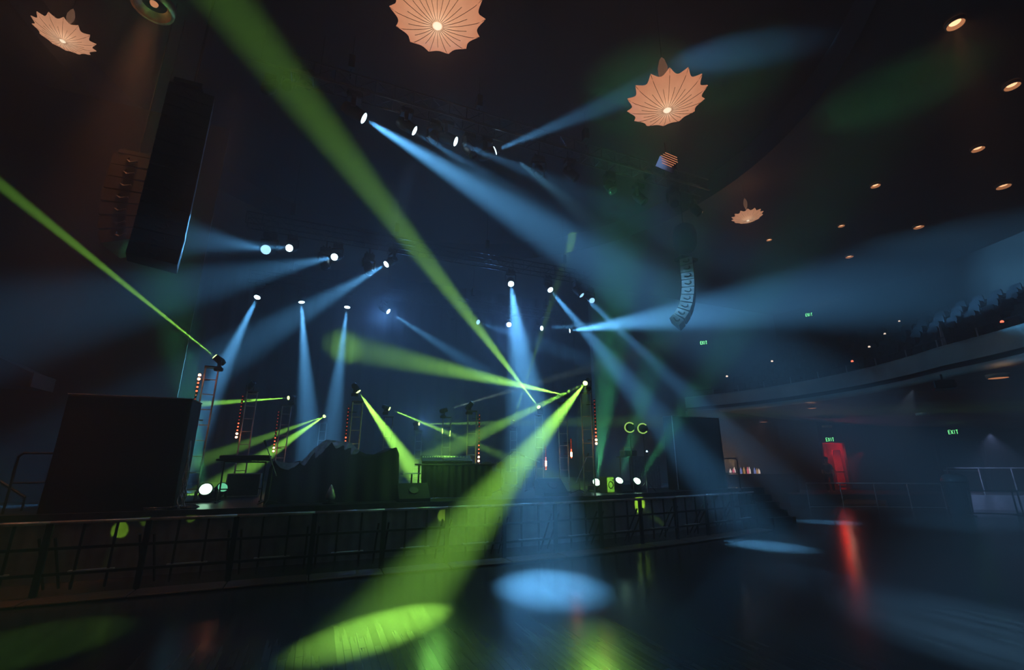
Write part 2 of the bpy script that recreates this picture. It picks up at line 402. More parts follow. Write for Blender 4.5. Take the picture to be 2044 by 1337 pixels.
# ------------------------------------------------------------------ recessed downlights
dl0 = None
def downlight(P, R, label, lit=1.0, big=False):
    t = thing('downlight', label, 'ceiling light', P, random.random()*6, 'warm recessed ceiling lights')
    h = R*.45
    m = MB(); m.lathe([(R*.86, -h), (R, -h), (R*1.04, 0), (R*.98, .01)], 24, cap=False); m.obj('trim_ring', 'copper', t, True)
    c = MB(); c.lathe([(R*.88, -h*.98), (R*.84, -h*.6), (R*.6, -.012)], 20, cap=False); c.obj('reflector', 'warmring' if lit > .5 else 'copper', t, True)
    kb = 1 if lit > .5 else .35
    l = MB(); l.lathe([(R*.3*kb, -h*.45), (R*.5*kb, -h*.3), (R*.58*kb, -.014)], 14); l.obj('bulb', 'warm' if lit > .5 else 'warmdim', t, True)
    return t
for (x, y), R, lab in [((1906, 44), .2, 'warm ceiling light with a visible glow cone, high in the corner by the picture edge'),
        ((2019, 168), .2, 'warm ceiling light directly below the topmost one beside the picture edge'),
        ((1951, 294), .2, 'warm ceiling light a little left of the picture edge, third from the top'),
        ((2002, 368), .25, 'warm ceiling light close to the picture edge, lowest of those beside it'),
        ((1747, 368), .18, 'warm ceiling light nearest the dark rim of the ceiling dome'),
        ((1833, 450), .22, 'warm ceiling light above the middle of the balcony seats'),
        ((1679, 449), .15, 'small warm ceiling light right of the farthest pendant'),
        ((1535, 477), .14, 'tiny warm ceiling light just below the farthest pendant'),
        ((1695, 510), .2, 'warm ceiling light lowest on the main ceiling, over the rear balcony')]:
    P = atZ(x, y, CZ-.02); downlight(P, R, lab)
P = atZ(1906, 44, CZ-.15); spot(P, (0, .05, -1), 14, 260, WM, 1); spot(P, (0, .05, -1), 60, 60, WM, 1)
for (x, y), R, lab in [((1990, 745), .26, 'warm downlight under the balcony edge, nearest and widest of those below it'),
        ((1620, 810), .2, 'warm downlight under the balcony, above the exit sign over the red doorway'),
        ((1523, 838), .2, 'warm downlight under the balcony, closest to the pale wall behind the bar'),
        ((1650, 848), .2, 'faint warm downlight just above the lit exit sign of the red doorway'),
        ((1840, 823), .2, 'dim warm downlight under the balcony between the two exit signs')]:
    d = ray(x, y); k = 12.0                       # march to the sloping soffit
    while k < 40:
        q = ORG+d*k; R_ = (q-BC).xy.length
        if R_ > BR+.2 and q.z <= 0 + 4.9-(R_-BR-.15)*(1.5/15.65): break
        if q.z > 5.5: break
        k += .02
    downlight(q-Vector((0, 0, .03)), R, lab, .4 if x in (1650, 1840) else 1)
    if x == 1523: spot(q-Vector((0, 0, .1)), (-.4, .3, -1), 60, 60, WM, 1)
P = atZ(308, 6, CZ-.02)
t = downlight(P, .42, 'large open warm ceiling light ring cut by the top picture edge, beside the leftmost pendant', .4)
spot(P+Vector((0, 0, -.1)), (-.02, .05, -1), 13, 2200, (1, .32, .13), 1, .2)
spot(P+Vector((0, 0, -.1)), (0, 0, -1), 75, 40, WM, 1, .2)

# ------------------------------------------------------------------ trusses
def truss(name, u0, u1, v, z, label, top):
    t = thing(name, label, 'truss', ((u0+u1)/2, v, z), 0, 'flown lighting trusses'); Lh = (u1-u0)/2; h = .22
    for y in (-h, h):
        for zz in (-h, h): MB().tube((-Lh, y, zz), (Lh, y, zz), .026, 8).obj('chord', 'metal', t, True)
    m = MB(); n = int((u1-u0)/.5)
    for i in range(n):
        x0, x1 = -Lh+i*2*Lh/n, -Lh+(i+1)*2*Lh/n
        for y in (-h, h): m.tube((x0, y, -h if i % 2 else h), (x1, y, h if i % 2 else -h), .012, 5)
        for zz in (-h, h): m.tube((x0, -h if i % 2 else h, zz), (x1, h if i % 2 else -h, zz), .012, 5)
        m.tube((x0, -h, -h), (x0, h, -h), .012, 5); m.tube((x0, -h, h), (x0, -h, -h), .012, 5); m.tube((x0, h, h), (x0, h, -h), .012, 5)
    m.obj('lacing', 'metal', t)
    for x in (-Lh*.8, -Lh*.27, Lh*.27, Lh*.8):
        MB().tube((x, 0, h), (x, 0, top-z), .012).box((x, 0, .75), (.16, .2, .4)).obj('hoist_chain', 'black', t)
    return t
V1, V2, V3 = 10.9, 17.2, 21.8
z1, z2, z3 = atV(728, 237, V1).z, atV(770, 528, V2).z, atV(776, 622, V3).z
truss('lighting_truss', -1.6, 12.2, V1, z1+.9, 'black front truss hung over the stage edge below the big pendant', DZ)
truss('lighting_truss', -3.2, 11.2, V2, z2+.9, 'black middle truss hung over the centre of the stage', DZ)
truss('lighting_truss', -3.6, 12.8, V3, z3+.9, 'black rear truss hung low in front of the back curtain', DZ)

# ------------------------------------------------------------------ moving heads
def lens_mesh(mi):
    m = MB(); m.lathe([(.001, .316), (.06, .312), (.105, .302), (.13, .285), (.13, .27)], 18, 'x'); return m
def make_head(stand):
    low = stand == 'low'; s = 1 if stand else -1
    t = thing('moving_head_light', 'moving head', 'stage light', group='moving head lights')
    m = MB(); m.bbox((0, 0, s*.09), (.36, .3, .18), .03) if not low else m.bbox((0, 0, .015), (.3, .5, .03), .005)
    if not stand: m.tube((-.1, 0, 0), (-.1, 0, .1), .03).tube((.1, 0, 0), (.1, 0, .1), .03)
    m.obj('base', 'black', t)
    m = MB(); m.box((0, 0, s*.21 if not low else .04), (.12, .44, .06 if not low else .03))
    for y in (-.22, .22): m.bbox((0, y, s*.36 if not low else .13), (.11, .05, .34 if not low else .24), .015)
    m.obj('yoke', 'metal', t)
    m = MB(); m.lathe([(.05, -.26), (.12, -.24), (.16, -.12), (.165, .05), (.15, .12), (.15, .27), (.135, .28)], 16, 'x')
    m.torus((.27, 0, 0), .148, .014, 'x', 18)
    hd = m.obj('head', 'black', t, True, (0, 0, .2 if low else s*.5))
    lens_mesh(0).obj('lens', 'blue_lens', hd, True)
    return t
LM = {}
def lensdata(key):
    if key not in LM:
        o = lens_mesh(0).obj('lens_tmp', key, None, True); LM[key] = o.data; bpy.data.objects.remove(o); LM[key].name = 'lens_'+key
    return LM[key]
PROT = {}
def fixture(P, d, label, lens, stand=False, s=1.0):
    d = Vector(d).normalized()
    if stand not in PROT: PROT[stand] = make_head(stand); t = PROT[stand]
    else: t = dup(PROT[stand], (0, 0, 0), 0, label)
    t['label'] = label
    piv = Vector(P)-d*.305*s; t.location = piv-Vector((0, 0, (.2 if stand == 'low' else .5 if stand else -.5)*s)); t.scale = (s,)*3
    pan, el = math.atan2(d.y, d.x), math.asin(max(-1, min(1, d.z)))
    kid(t, 'yoke').rotation_euler = (0, 0, pan)
    h = kid(t, 'head'); h.rotation_euler = (0, -el, pan)
    kid(h, 'lens').data = lensdata(lens)
    return t
TR = {}
def clamp(t, v, zt):
    y = v-.22 if t.location.y < v else v+.22
    e = Vector((t.location.x, y, zt-.22-.026))-t.location; e /= t.scale.x
    if e.z > .02: MB().tube((0, 0, 0), e, .035).obj('hook_clamp', 'metal', t)
def lit(x, y, v, ex, ey, ek, half, B, label, col=BL, lens='blue_lens', s=1.0):
    P = atV(x, y, v); d = ((atZ(ex, ey, 0) if ek == 0 else atD(ex, ey, ek))-P).normalized()
    clamp(fixture(P, d, label, lens, False, s), v, {V1: z1, V2: z2, V3: z3}[v]+.9)
    if B: beam(P+d*.02, d, half, B, col)
lit(728, 237, V1, 1200, 532, 13.5, 4.6, 1.25, 'brightest blue moving head, leftmost lit lamp of the front truss', s=1.1)
lit(829, 262, V1, 1000, 370, 13, 4, .14, 'second lit blue moving head from the left on the front truss')
lit(911, 283, V1, 1060, 345, 13, 3.6, .12, 'third lit blue moving head from the left on the front truss')
lit(989, 300, V1, 1330, 160, 13.3, 4, .25, 'blue moving head on the front truss throwing its beam up toward the pendant')
lit(530, 498, V2, 385, 470, 10.8, 3, .1, 'blue moving head at the far left end of the middle truss', lens='blue_dim', s=1.3)
lit(577, 495, V2, 300, 480, 9, 2.5, .09, 'blue moving head of the middle truss sending a faint level beam sideways')
lit(667, 513, V2, 200, 610, 7.5, 2.8, .24, 'blue moving head of the middle truss with a long beam toward the left wall')
lit(770, 528, V2, 480, 695, 14, 4.6, .55, 'blue moving head of the middle truss slanting down over the left drum towers')
lit(1020, 567, V2, 1100, 1168, 0, 3.0, 1.8, 'blue moving head of the middle truss shining straight down at centre stage')
lit(1099, 579, V2, 1525, 1088, 0, 3.0, .9, 'blue moving head of the middle truss slanting down to the right')
lit(1162, 590, V2, 1650, 1042, 0, 2.8, .5, 'blue moving head at the right end of the middle truss', lens='blue_dim')
lit(513, 594, V3, 400, 830, 16, 3.6, 1.2, 'leftmost blue moving head of the rear truss, slanting down to the first light tower')
lit(602, 604, V3, 616, 860, 19, 3.8, 1.6, 'blue moving head of the rear truss shining straight down behind the draped gear')
lit(693, 614, V3, 660, 870, 19, 3.6, 1.15, 'third blue moving head of the rear truss, beam dropping slightly leftward')
lit(776, 622, V3, 960, 740, 21, 3.2, .5, 'blue moving head of the rear truss slanting down toward centre stage')
lit(955, 643, V3, 1060, 680, 21.5, 3, .2, 'blue moving head of the rear truss crossed by the long green beam', lens='blue_dim')
lit(1016, 648, V3, 1030, 700, 20, 3, .1, 'blue moving head of the rear truss inside the vertical blue beam')
lit(1182, 600, V2, 1260, 690, 17, 3.2, .08, 'moving head given a faint blue glow at the very end of the middle truss', lens='blue_dim')  # dim lens glow and weak beam added to an otherwise unlit fixture
lit(1082, 655, V3, 1300, 640, 21, 2.6, .4, 'blue moving head of the rear truss throwing a narrow level beam')
lit(1138, 660, V3, 1540, 604, 23.4, 6.3, 3.8, 'rightmost blue moving head of the rear truss with the widest sideways beam')
for i, (x, y, dx) in enumerate([(865, 240, -.3), (948, 240, .5), (1075, 300, -.2), (1150, 330, .6), (1222, 355, 0), (1285, 378, .4), (1345, 392, -.4), (1395, 402, .3)]):
    P = atV(x, y, V1+.1); P.z = z1-.05-.12*(i % 3)
    clamp(fixture(P, (dx, -.5, -.9), ['unlit lamp on the front truss between the second and third lit blue lamps', 'unlit lamp on the front truss above the fourth lit blue lamp',
        'unlit lamp with a blue lit edge on the front truss, first past the lit ones', 'unlit lamp on the front truss left of the long hanging one', 'unlit lamp hanging lowest on the front truss beneath the striped louvre',
        'unlit lamp on the front truss right of the striped louvre', 'unlit lamp second from the right end of the front truss', 'unlit lamp at the right end of the front truss by the ceiling dome rim'][i], 'glassdark', False, 1.0), V1, z1+.9)
for i, (x, y, v) in enumerate([(650, 535, V2), (738, 546, V2), (905, 636, V3)]):
    P = atV(x, y, v); clamp(fixture(P, (.2, -.5, -1), ['unlit lamp hanging under the middle truss below the long leftward beam', 'unlit lamp beside the slanting blue lamp of the middle truss', 'unlit lamp on the rear truss beside the long green beam'][i], 'glassdark', False, 1.1), v, {V2: z2, V3: z3}[v]+.9)
for i, (x, y) in enumerate([(528, 180), (572, 173), (616, 172)]):
    fixture(atV(x, y, 11.2), (.3*(i-1), -.6, -.8), 'unlit lamp in the faint cluster above the big left speaker column, %s' % ['first', 'second', 'third'][i], 'glassdark', False, .8)
t = thing('lighting_bar', 'short dark pipe carrying three unlit lamps above the left speaker column', 'truss', atV(575, 172, 11.2)+Vector((0, 0, .5)))
MB().tube((-1.0, 0, 0), (1.0, 0, 0), .03).obj('pipe', 'metal', t)
for x in (-.7, .7): MB().tube((x, 0, 0), (x, 0, DZ-t.location.z-.02), .012).obj('hanging_cable', 'black', t)

# ------------------------------------------------------------------ light towers with red pixel strips
def tower(x, y, k, label, strip=None, right=False, hot=((.0, .0),), s=.55):
    P = atD(x, y, k); base = Vector((P.x, P.y, DECK)); H = P.z-DECK-.5*s-.02
    rz = math.atan2(base.y, base.x)-PI/2
    t = thing('light_tower', label, 'light tower', base, rz, 'ladder light towers on stage')
    sx = 1 if right else -1
    for xx in (-.14, .14): MB().tube((xx, 0, 0), (xx, 0, H), .021, 6).obj('upright', 'alu', t)
    m = MB(); zz = .3
    while zz < H: m.tube((-.14, 0, zz), (.14, 0, zz), .013, 5); zz += .38
    m.obj('rungs', 'alu', t)
    MB().bbox((0, 0, .02), (.42, .42, .04), .01).obj('base_plate', 'black', t)
    MB().bbox((0, 0, H), (.34, .3, .03), .008).obj('top_plate', 'metal', t)
    if strip:
        f0, f1, hots = strip; z0, z1_ = H*(1-f1), H*(1-f0); off = sx*(.24)
        bar = MB(); bar.box((off, -.03, (z0+z1_)/2), (.05, .05, z1_-z0+.1)).box((off/2, 0, z0+.1), (abs(off), .03, .03)).box((off/2, 0, z1_-.1), (abs(off), .03, .03))
        bo = bar.obj('strip_housing', 'black', t)
        d = MB(); n = 13
        for i in range(n):
            f = i/(n-1); z = z1_-(z1_-z0)*f; hv = min(abs(f-h) for h in hots)
            mi, r = (0, .034) if hv < .1 else ((1, .024) if hv < .32 else (2, .018))
            d.lathe([(.001, -.03), (r*.7, -.02), (r, 0)], 8, 'y', (off, -.055, z), mi)
        d.obj('pixel_dots', ['hot', 'mid', 'dim'], bo, True)
        for h in hots:
            q = Vector((off, -.35, z1_-(z1_-z0)*h)); q = Matrix.Rotation(rz, 3, 'Z') @ q+base
            point(q, 2.2, (1, .22, .09), .04)
    return P
def tbeam(P, ex, ey, ek, half, B, label, lens='green_lens', col=GR, z=None, s=.55):
    e = atZ(ex, ey, z) if z is not None else atV(ex, ey, 25.9) if ek == 'back' else atD(ex, ey, ek); d = (e-P).normalized()
    if label: fixture(P, d, label, lens, True, s)
    if B: beam(P+d*.014, d, half, B, col, .012)
P = tower(428, 711, 11.8, 'ladder tower beside the left speaker stack, nearest the camera', (.07, .44, (0.05, .95)))
tbeam(P, 40, 400, 10.0, 1.1, .62, 'small green lamp on the nearest left tower, thin beam toward the upper left')
P = tower(507, 762, 14.2, 'second ladder tower from the left, red strip brightest at its foot', (.06, .46, (.97,)))
tbeam(P, 560, 700, 14, 2, 0, 'unlit lamp on top of the second tower from the left', 'glassdark')
P = tower(575, 794, 16.5, 'third ladder tower from the left, standing behind the keyboard stand', (.08, .55, (.97,)))
tbeam(P, 400, 806, 14, 1.6, .8, 'green lamp on the third tower sending a thin level beam leftward')
P = tower(647, 831, 20, 'short ladder tower directly behind the peak of the draped gear')
tbeam(P, 470, 950, 15, 2.8, .95, 'green lamp above the draped gear with two beams fanning down left')
tbeam(P, 440, 905, 18, 3.0, .65, None)
P = tower(716, 782, 13.6, 'ladder tower right of the draped gear peak with a red strip', (.08, .55, (.97,)))
tbeam(P, 868, 1000, 13.0, 4.2, 1.7, 'green lamp right of the draped gear, wide beam falling to the stage edge')
P = tower(778, 816, 17, 'ladder tower behind the right shoulder of the draped gear')
tbeam(P, 1000, 908, 16.6, 1.8, .75, 'green lamp behind the right shoulder of the draped gear, beam down rightward')
P = tower(837, 846, 21, 'far short ladder tower behind the equipment desk')
tbeam(P, 1100, 843, 19, 1.3, .3, 'far green lamp behind the equipment desk with a faint level beam')
P = tower(893, 817, 17, 'dim ladder tower left of the drum kit')
tbeam(P, 985, 790, 18, 1.5, .12, 'dim lamp left of the drum kit with a thin grey beam', 'green_dim', (.6, .9, .7))
P = tower(943, 803, 15, 'ladder tower behind the drum kit with a red strip glowing at its foot', (.05, .62, (.97,)), True)
tbeam(P, 980, 760, 15, 1.5, 0, 'unlit lamp on the tower behind the drum kit', 'glassdark')
P = tower(1025, 839, 20, 'far ladder tower at centre stage under the blue vertical beam')
tbeam(P, 1150, 450, 24, 1.1, .35, 'far green lamp at centre stage with a thin beam rising steeply')
P = tower(1075, 812, 17.5, 'ladder tower where the longest green beam starts', (.45, .75, (.75,)), True)
tbeam(P, 420, -40, 9.0, 1.75, 1.15, 'green lamp throwing the longest beam to the upper left ceiling')
P = tower(1122, 787, 15.2, 'ladder tower second from the right in the tower row', (.42, .62, (.85,)), True)
tbeam(P, 690, 692, 'back', 2.7, 1.9, 'green lamp second from the right in the tower row, beam level to the left')
P = tower(1168, 765, 13.4, 'rightmost ladder tower, tallest of the right row', (.08, .50, (.95,)), True)
tbeam(P, 775, 1248, 0, 3.0, .95, 'rightmost tower lamp with two green beams falling down left to the floor', z=0)
tbeam(P, 840, 925, 13, 2.6, .85, None)
tbeam(P, 1165, 1310, 0, 4, .011, None, z=0)  # weak spot added in place of a green reflection on the floor

# ------------------------------------------------------------------ floor wash cans with mint beams
def can(x, y, k, ex, ey, ek, half, B, label, lens='cyan_lens', s=.9, face=None):
    P = atD(x, y, k); P.z = max(P.z, DECK+.2*s); e = atD(ex, ey, ek); d = (e-P).normalized()
    fd = face.normalized() if face else d
    t = fixture(P, fd, label, lens, 'low', s)
    t.location.z = DECK
    hd = kid(t, 'head'); 
    if B: beam(P+d*.05, d, half, B, col=CY)
tocam = lambda x, y: -ray(x, y)
can(408, 990, 10.9, 345, 600, 10.8, 5.5, .35, 'bright mint wash light on the deck at the foot of the nearest left tower', face=Vector((.05, -.9, .35)), s=1.0)
can(443, 987, 11.7, 470, 870, 13.5, 4, .22, 'paler mint wash light just behind the bright one by the left tower', 'cyan_dim', face=Vector((.5, -.8, .5)))
can(1191, 964, 14.6, 1218, 700, 14.6, 6, .4, 'mint wash light on the deck beside the mic boom stand', face=Vector((-.2, -.9, .5)))
can(1237, 962, 14.8, 1300, 730, 14.6, 5.5, .28, 'mint wash light on the deck behind the black floor wedge', face=Vector((-.1, -.8, .7)))
can(1272, 962, 14.8, 1345, 850, 14.6, 5, .14, 'mint wash light on the deck closest to the draped table', face=Vector((-.2, -.8, .6)))

# ------------------------------------------------------------------ line arrays
def array(top, az, n, wd, hh, dp, curve, label, matname, bow=1, chain=True, front=None):
    """n cabinets hung from TOP, front facing azimuth AZ, curving as they go down"""
    t = thing('line_array', label, 'speaker array', top, 0, 'hung line array speakers')
    f = Vector((math.cos(az), math.sin(az), 0)); side = Vector((-f.y, f.x, 0))
    p = Vector((0, 0, 0)); ang = 0.0
    for i in range(n):
        dn = (Vector((0, 0, -1))*math.cos(ang)-f*math.sin(ang)*bow); fr = (f*math.cos(ang)-Vector((0, 0, 1))*math.sin(ang)*bow)
        a0, b0 = p, p+dn*hh*.95
        fr2 = fr; k = .78
        vs_ = []
        for s_ in (-1, 1):
            sv = side*s_*wd/2
            vs_ += [a0+sv+fr2*dp/2, b0+sv+fr2*dp/2, b0-dn*hh*.06+sv*.85-fr2*dp/2, a0+dn*hh*.06+sv*.85-fr2*dp/2]
        m = MB().add(vs_, [(0, 1, 2, 3), (7, 6, 5, 4), (0, 4, 5, 1), (1, 5, 6, 2), (2, 6, 7, 3), (3, 7, 4, 0)])
        bx = m.obj('cabinet', matname, t)
        g = MB(); c = (a0+b0)/2+fr2*(dp/2+.006); q = [c+side*sx*wd*.46+dn*sz*hh*.42 for sx, sz in ((-1, -1), (1, -1), (1, 1), (-1, 1))]
        g.add(q, [(0, 1, 2, 3)]); g.obj('grille', front or ('grille' if matname == 'array' else 'arraydark'), bx)
        for s_ in (-1, 1):
            c = (a0+b0)/2+side*s_*(wd/2*.95+.012)-fr2*.02
            MB().path([c+fr2*.1-dn*hh*.22, c+fr2*.13, c+fr2*.06+dn*hh*.2, c-fr2*.08+dn*hh*.05], .024, 5).obj('handle', 'black', bx)
        p = p+dn*hh; ang += curve[i] if i < len(curve) else curve[-1]
    MB().box((0, 0, .06), (wd*.9, dp*.9, .1)).obj('flying_frame', 'black', t)
    for s_ in (-.3, .3) if chain else ():
        MB().tube(side*s_*wd, side*s_*wd+Vector((0, 0, CZ-top.z-.03 if top.x < -8 else DZ-top.z-.02)), .015).obj('rigging_chain', 'black', t)
    return t
P = atV(1370, 522, 11.5)
array(P, rad(-47), 9, .8, .275, .42, [0, .02, .05, .08, .12, .16, .18, .2], 'curved line array lit pale blue, above the right speaker stack', 'array', chain=False)
P = atV(383, 192, 10.9); Q = atV(360, 535, 10.9)
array(P, rad(14), 14, .6, (P.z-Q.z)/14, .85, [0]*10+[.01, .015, .02, .03], 'tall black line array with a thin blue lit front edge before the left wall', 'arraydark', front='array')  # paler front material puts the lit front edge partly into the colour
P = atV(285, 330, 11.9); Q = atV(275, 500, 11.9)
array(P, rad(172), 7, .8, (P.z-Q.z)/7, .8, [-.02, 0, .04, .08, .1, .12, .14], 'shorter curved black line array turned toward the left wall', 'arraydark')
# the motor bag above the right array
P = atV(1367, 480, 11.5)
t = thing('rigging_bag', 'dark cloth rigging bag hanging right above the blue lit line array', 'bag', P)
MB().lathe([(.05, -.42), (.3, -.4), (.4, -.2), (.42, .2), (.36, .5), (.2, .62), (.05, .65)], 14).obj('cloth_sleeve', 'cloth', t, True)
MB().tube((0, 0, .6), (0, 0, DZ-P.z-.02), .015).obj('rigging_chain', 'black', t)

# ------------------------------------------------------------------ covered speaker stacks
def stack(x0, y0, x1, y1, xt, yt, v, depth, label, back=0):
    a, b_, tp_ = atV(x0, y0, v), atV(x1, y1, v+back), atV(xt, yt, v)
    u0, u1, zt = a.x, b_.x, tp_.z; W = u1-u0; H = zt-DECK
    t = thing('speaker_stack', label, 'speaker stack', ((u0+u1)/2, v+depth/2, DECK), 0, 'black cloth covered speaker stacks')
    m = MB(); rings = []
    N = 80
    for z, k in ((.0, 1.01), (H*.3, 1.0), (H*.7, .995), (H-.05, .995), (H, .985)):
        ring = []
        for i in range(N):
            f = i/N*4; sd = int(f); q = f-sd
            x, y = [(-.5+q, -.5), (.5, -.5+q), (.5-q, .5), (-.5, .5-q)][sd]
            wv = .012*math.sin(i*1.7)*(1-z/H)
            ring.append(Vector((x*W*k+(wv if sd % 2 else 0), y*depth*k+(0 if sd % 2 else wv), z)))
        rings.append(ring)
    m.loft(rings); m.obj('cover_cloth', 'cloth', t, True)
    h = MB(); h.path([(-W/2, -depth/2-.01, H+.004), (W/2, -depth/2-.01, H+.004), (W/2, depth/2, H+.004), (-W/2, depth/2, H+.004), (-W/2, -depth/2-.01, H+.004)], .014, 5); h.obj('edge_strip', 'drape', t)  # pale strip along the top edge of the cover
    return t, u0, u1, zt
st, u0, u1, zt = stack(75, 1022, 366, 1012, 130, 786, 11.75, .9, 'huge black cloth covered speaker stack at the left end of the stage', .9)
SLu0, SLu1 = u0, u1
st, u0, u1, zt = stack(1355, 977, 1452, 975, 1342, 830, 12.9, .5, 'black cloth covered speaker stack at the right end of the stage')
SRu0, SRu1 = u0, u1
# bright corner pole at the right stack
t = thing('corner_pole', 'thin pale pole standing at the front left corner of the right speaker stack', 'pole', (SRu0-.06, 12.85, DECK))
MB().tube((0, 0, 0), (0, 0, zt-DECK), .017).obj('pole', 'alu', t); MB().lathe([(.1, 0), (.1, .02), (.03, .03)], 12).obj('base', 'black', t)
# hanging cable bundle at the left stack
m = MB()
for k in range(6):
    pts = []; ph = random.random()*6
    for i in range(24):
        f = i/23; pts.append((SLu1+.10+.05*math.sin(i*.8+ph)*(.2+.8*f)+.05*k*f*.4, 11.72+.05*math.cos(i*.9+ph), DECK+.02+1.35*(1-f)))
    m.path(pts, .011, 5)
tag(m.obj('cable_bundle', 'alu'), 'glinting bundle of cables hanging down the right edge of the left speaker stack', 'cable')
m = MB()
for k in range(9):
    cx, cy = SLu1+.1+random.uniform(-.5, .5), 11.75+random.uniform(-.2, .35)
    for j in range(3): m.torus((cx, cy, DECK+.02+.015*j), random.uniform(.1, .22), .013, 'z', 16, 5)
tag(m.obj('cable_coils', 'rubber'), 'loose coils of cable on the deck below the hanging cable bundle', 'cable', None, 'stuff')
m = MB(); ca, cb = atZ(1290, 975, DECK), atZ(1358, 972, DECK)
for k in range(14):
    f = random.random(); c = ca.lerp(cb, f); pts = [c+Vector((random.uniform(-.5, .5), random.uniform(-.3, .5), .02+.03*random.random())) for _ in range(5)]
    m.path(pts, .014, 5)
tag(m.obj('cable_tangle', 'alu'), 'tangle of cables on the deck between the draped table and the right speaker stack', 'cable', None, 'stuff')
# guard rails behind the stacks
def guard(P, W, H, label, rz=0):
    t = thing('guard_rail', label, 'railing', P, rz)
    MB().tube((-W/2, 0, 0), (-W/2, 0, H-.06), .022).obj('post', 'black', t); MB().tube((W/2, 0, 0), (W/2, 0, H-.06), .022).obj('post', 'black', t)
    MB().path([(-W/2, 0, H-.06), (-W/2+.06, 0, H), (W/2-.06, 0, H), (W/2, 0, H-.06)], .022).obj('top_rail', 'metal', t)
    MB().tube((-W/2, 0, H*.5), (W/2, 0, H*.5), .018).obj('mid_rail', 'metal', t)
P = atV(60, 1015, 12.0); P.z = DECK
guard(P, .75, 1.1, 'small black guard rail at the left side of the left speaker stack')
P = Vector((SRu1+.35, 13.0, DECK)); guard(P, .8, 1.05, 'small black guard rail at the right side of the right speaker stack')
# stair handrail and wall box at far left
t = thing('stair_handrail', 'dark sloping stair handrail at the far left end of the stage', 'railing', atV(0, 960, 12.6))
e = atV(50, 992, 12.6)-atV(0, 960, 12.6)
MB().tube(-e*1.5, e, .025).obj('rail', 'metal', t)
MB().tube(e, Vector((e.x, 0, DECK-t.location.z)), .02).obj('post', 'metal', t); MB().tube((0, 0, 0), (0, 0, DECK-t.location.z), .02).obj('post', 'metal', t)
P = atV(18, 745, 12.9)
t = thing('wall_box', 'dim greenish box with a sloped edge on the left wall above the stair handrail', 'wall box', (P.x, 13.0, P.z))
MB().add([(-1, -.5, -.25), (.55, -.5, -.3), (.55, .38, -.3), (-1, .38, -.25), (-1, -.5, .55), (-.1, -.5, .3), (.55, -.5, -.02), (.55, .38, -.02), (-.1, .38, .3), (-1, .38, .55)],
    [(0, 1, 6, 5, 4), (3, 9, 8, 7, 2), (0, 3, 2, 1), (1, 2, 7, 6), (6, 7, 8, 5), (5, 8, 9, 4), (0, 4, 9, 3)]).obj('housing', 'walldark', t)
MB().box((.57, -.06, -.16), (.03, .9, .3)).obj('end_cap', 'wallbrown', t)

# ------------------------------------------------------------------ draped gear at stage left centre
DV = 12.7
prof = [(538, 935), (548, 918), (562, 923), (578, 925), (600, 922), (612, 912), (625, 897), (640, 886), (652, 878), (668, 880), (690, 882), (702, 886), (714, 898), (730, 906), (748, 907), (768, 902), (780, 896), (791, 892), (796, 905)]
pp = [(atV(x, y, DV).x, atV(x, y, DV).z) for x, y in prof]
def topz(u):
    for (a, za), (b_, zb) in zip(pp, pp[1:]):
        if a <= u <= b_: return za+(zb-za)*(u-a)/(b_-a)
    return pp[0][1] if u < pp[0][0] else pp[-1][1]
t = thing('draped_gear', 'wide black cloth draped over stage gear, with a central peak and raised corners', 'covered equipment', ((pp[0][0]+pp[-1][0])/2, DV, DECK))
ox = t.location.x; N = 90; m = MB(); rows = []
uu = [pp[0][0]+(pp[-1][0]-pp[0][0])*i/N for i in range(N+1)]
for f in (0, .15, .35, .55, .75, .9, 1.0):
    r = []
    for u in uu:
        zt_ = topz(u)-DECK; fold = .05*math.sin(u*7+1)+.03*math.sin(u*15)
        r.append((u-ox, -.35*(1-f)+fold*(1-f*.8)-.05, zt_*f))
    rows.append(r)
for g, dz in ((.12, -.015), (.4, -.07), (.7, -.03), (.9, .0), (1.0, -.25), (1.1, -.9)):
    rows.append([(u-ox, g, max(.03, topz(u)-DECK+dz+.04*math.sin(u*9+g*6))) for u in uu])
m.grid(rows); m.obj('cover_cloth', 'cloth', t, True)
# the paler top sheet with swags
m = MB(); rows = []
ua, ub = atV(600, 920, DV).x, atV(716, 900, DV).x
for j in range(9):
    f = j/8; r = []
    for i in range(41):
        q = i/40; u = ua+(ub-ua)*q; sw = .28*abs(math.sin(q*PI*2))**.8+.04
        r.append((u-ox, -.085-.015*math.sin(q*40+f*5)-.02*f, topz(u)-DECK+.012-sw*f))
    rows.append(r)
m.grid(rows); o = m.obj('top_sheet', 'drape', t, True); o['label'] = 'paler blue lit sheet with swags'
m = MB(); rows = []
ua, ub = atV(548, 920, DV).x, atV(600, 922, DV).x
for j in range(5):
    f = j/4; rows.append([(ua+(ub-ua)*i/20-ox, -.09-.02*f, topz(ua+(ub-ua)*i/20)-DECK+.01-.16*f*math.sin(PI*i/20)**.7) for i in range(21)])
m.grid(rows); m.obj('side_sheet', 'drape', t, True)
P = atV(660, 985, DV-.75); P.z = DECK
t = thing('cone_stand', 'small pale cone shaped object on a foot at the base of the draped gear', 'stand', P)
MB().lathe([(.16, 0), (.16, .03), (.03, .05), (.03, .1)], 12).obj('foot', 'metal', t); MB().lathe([(.1, .1), (.11, .16), (.07, .3), (.015, .42)], 12).obj('cone', 'alu', t, True)

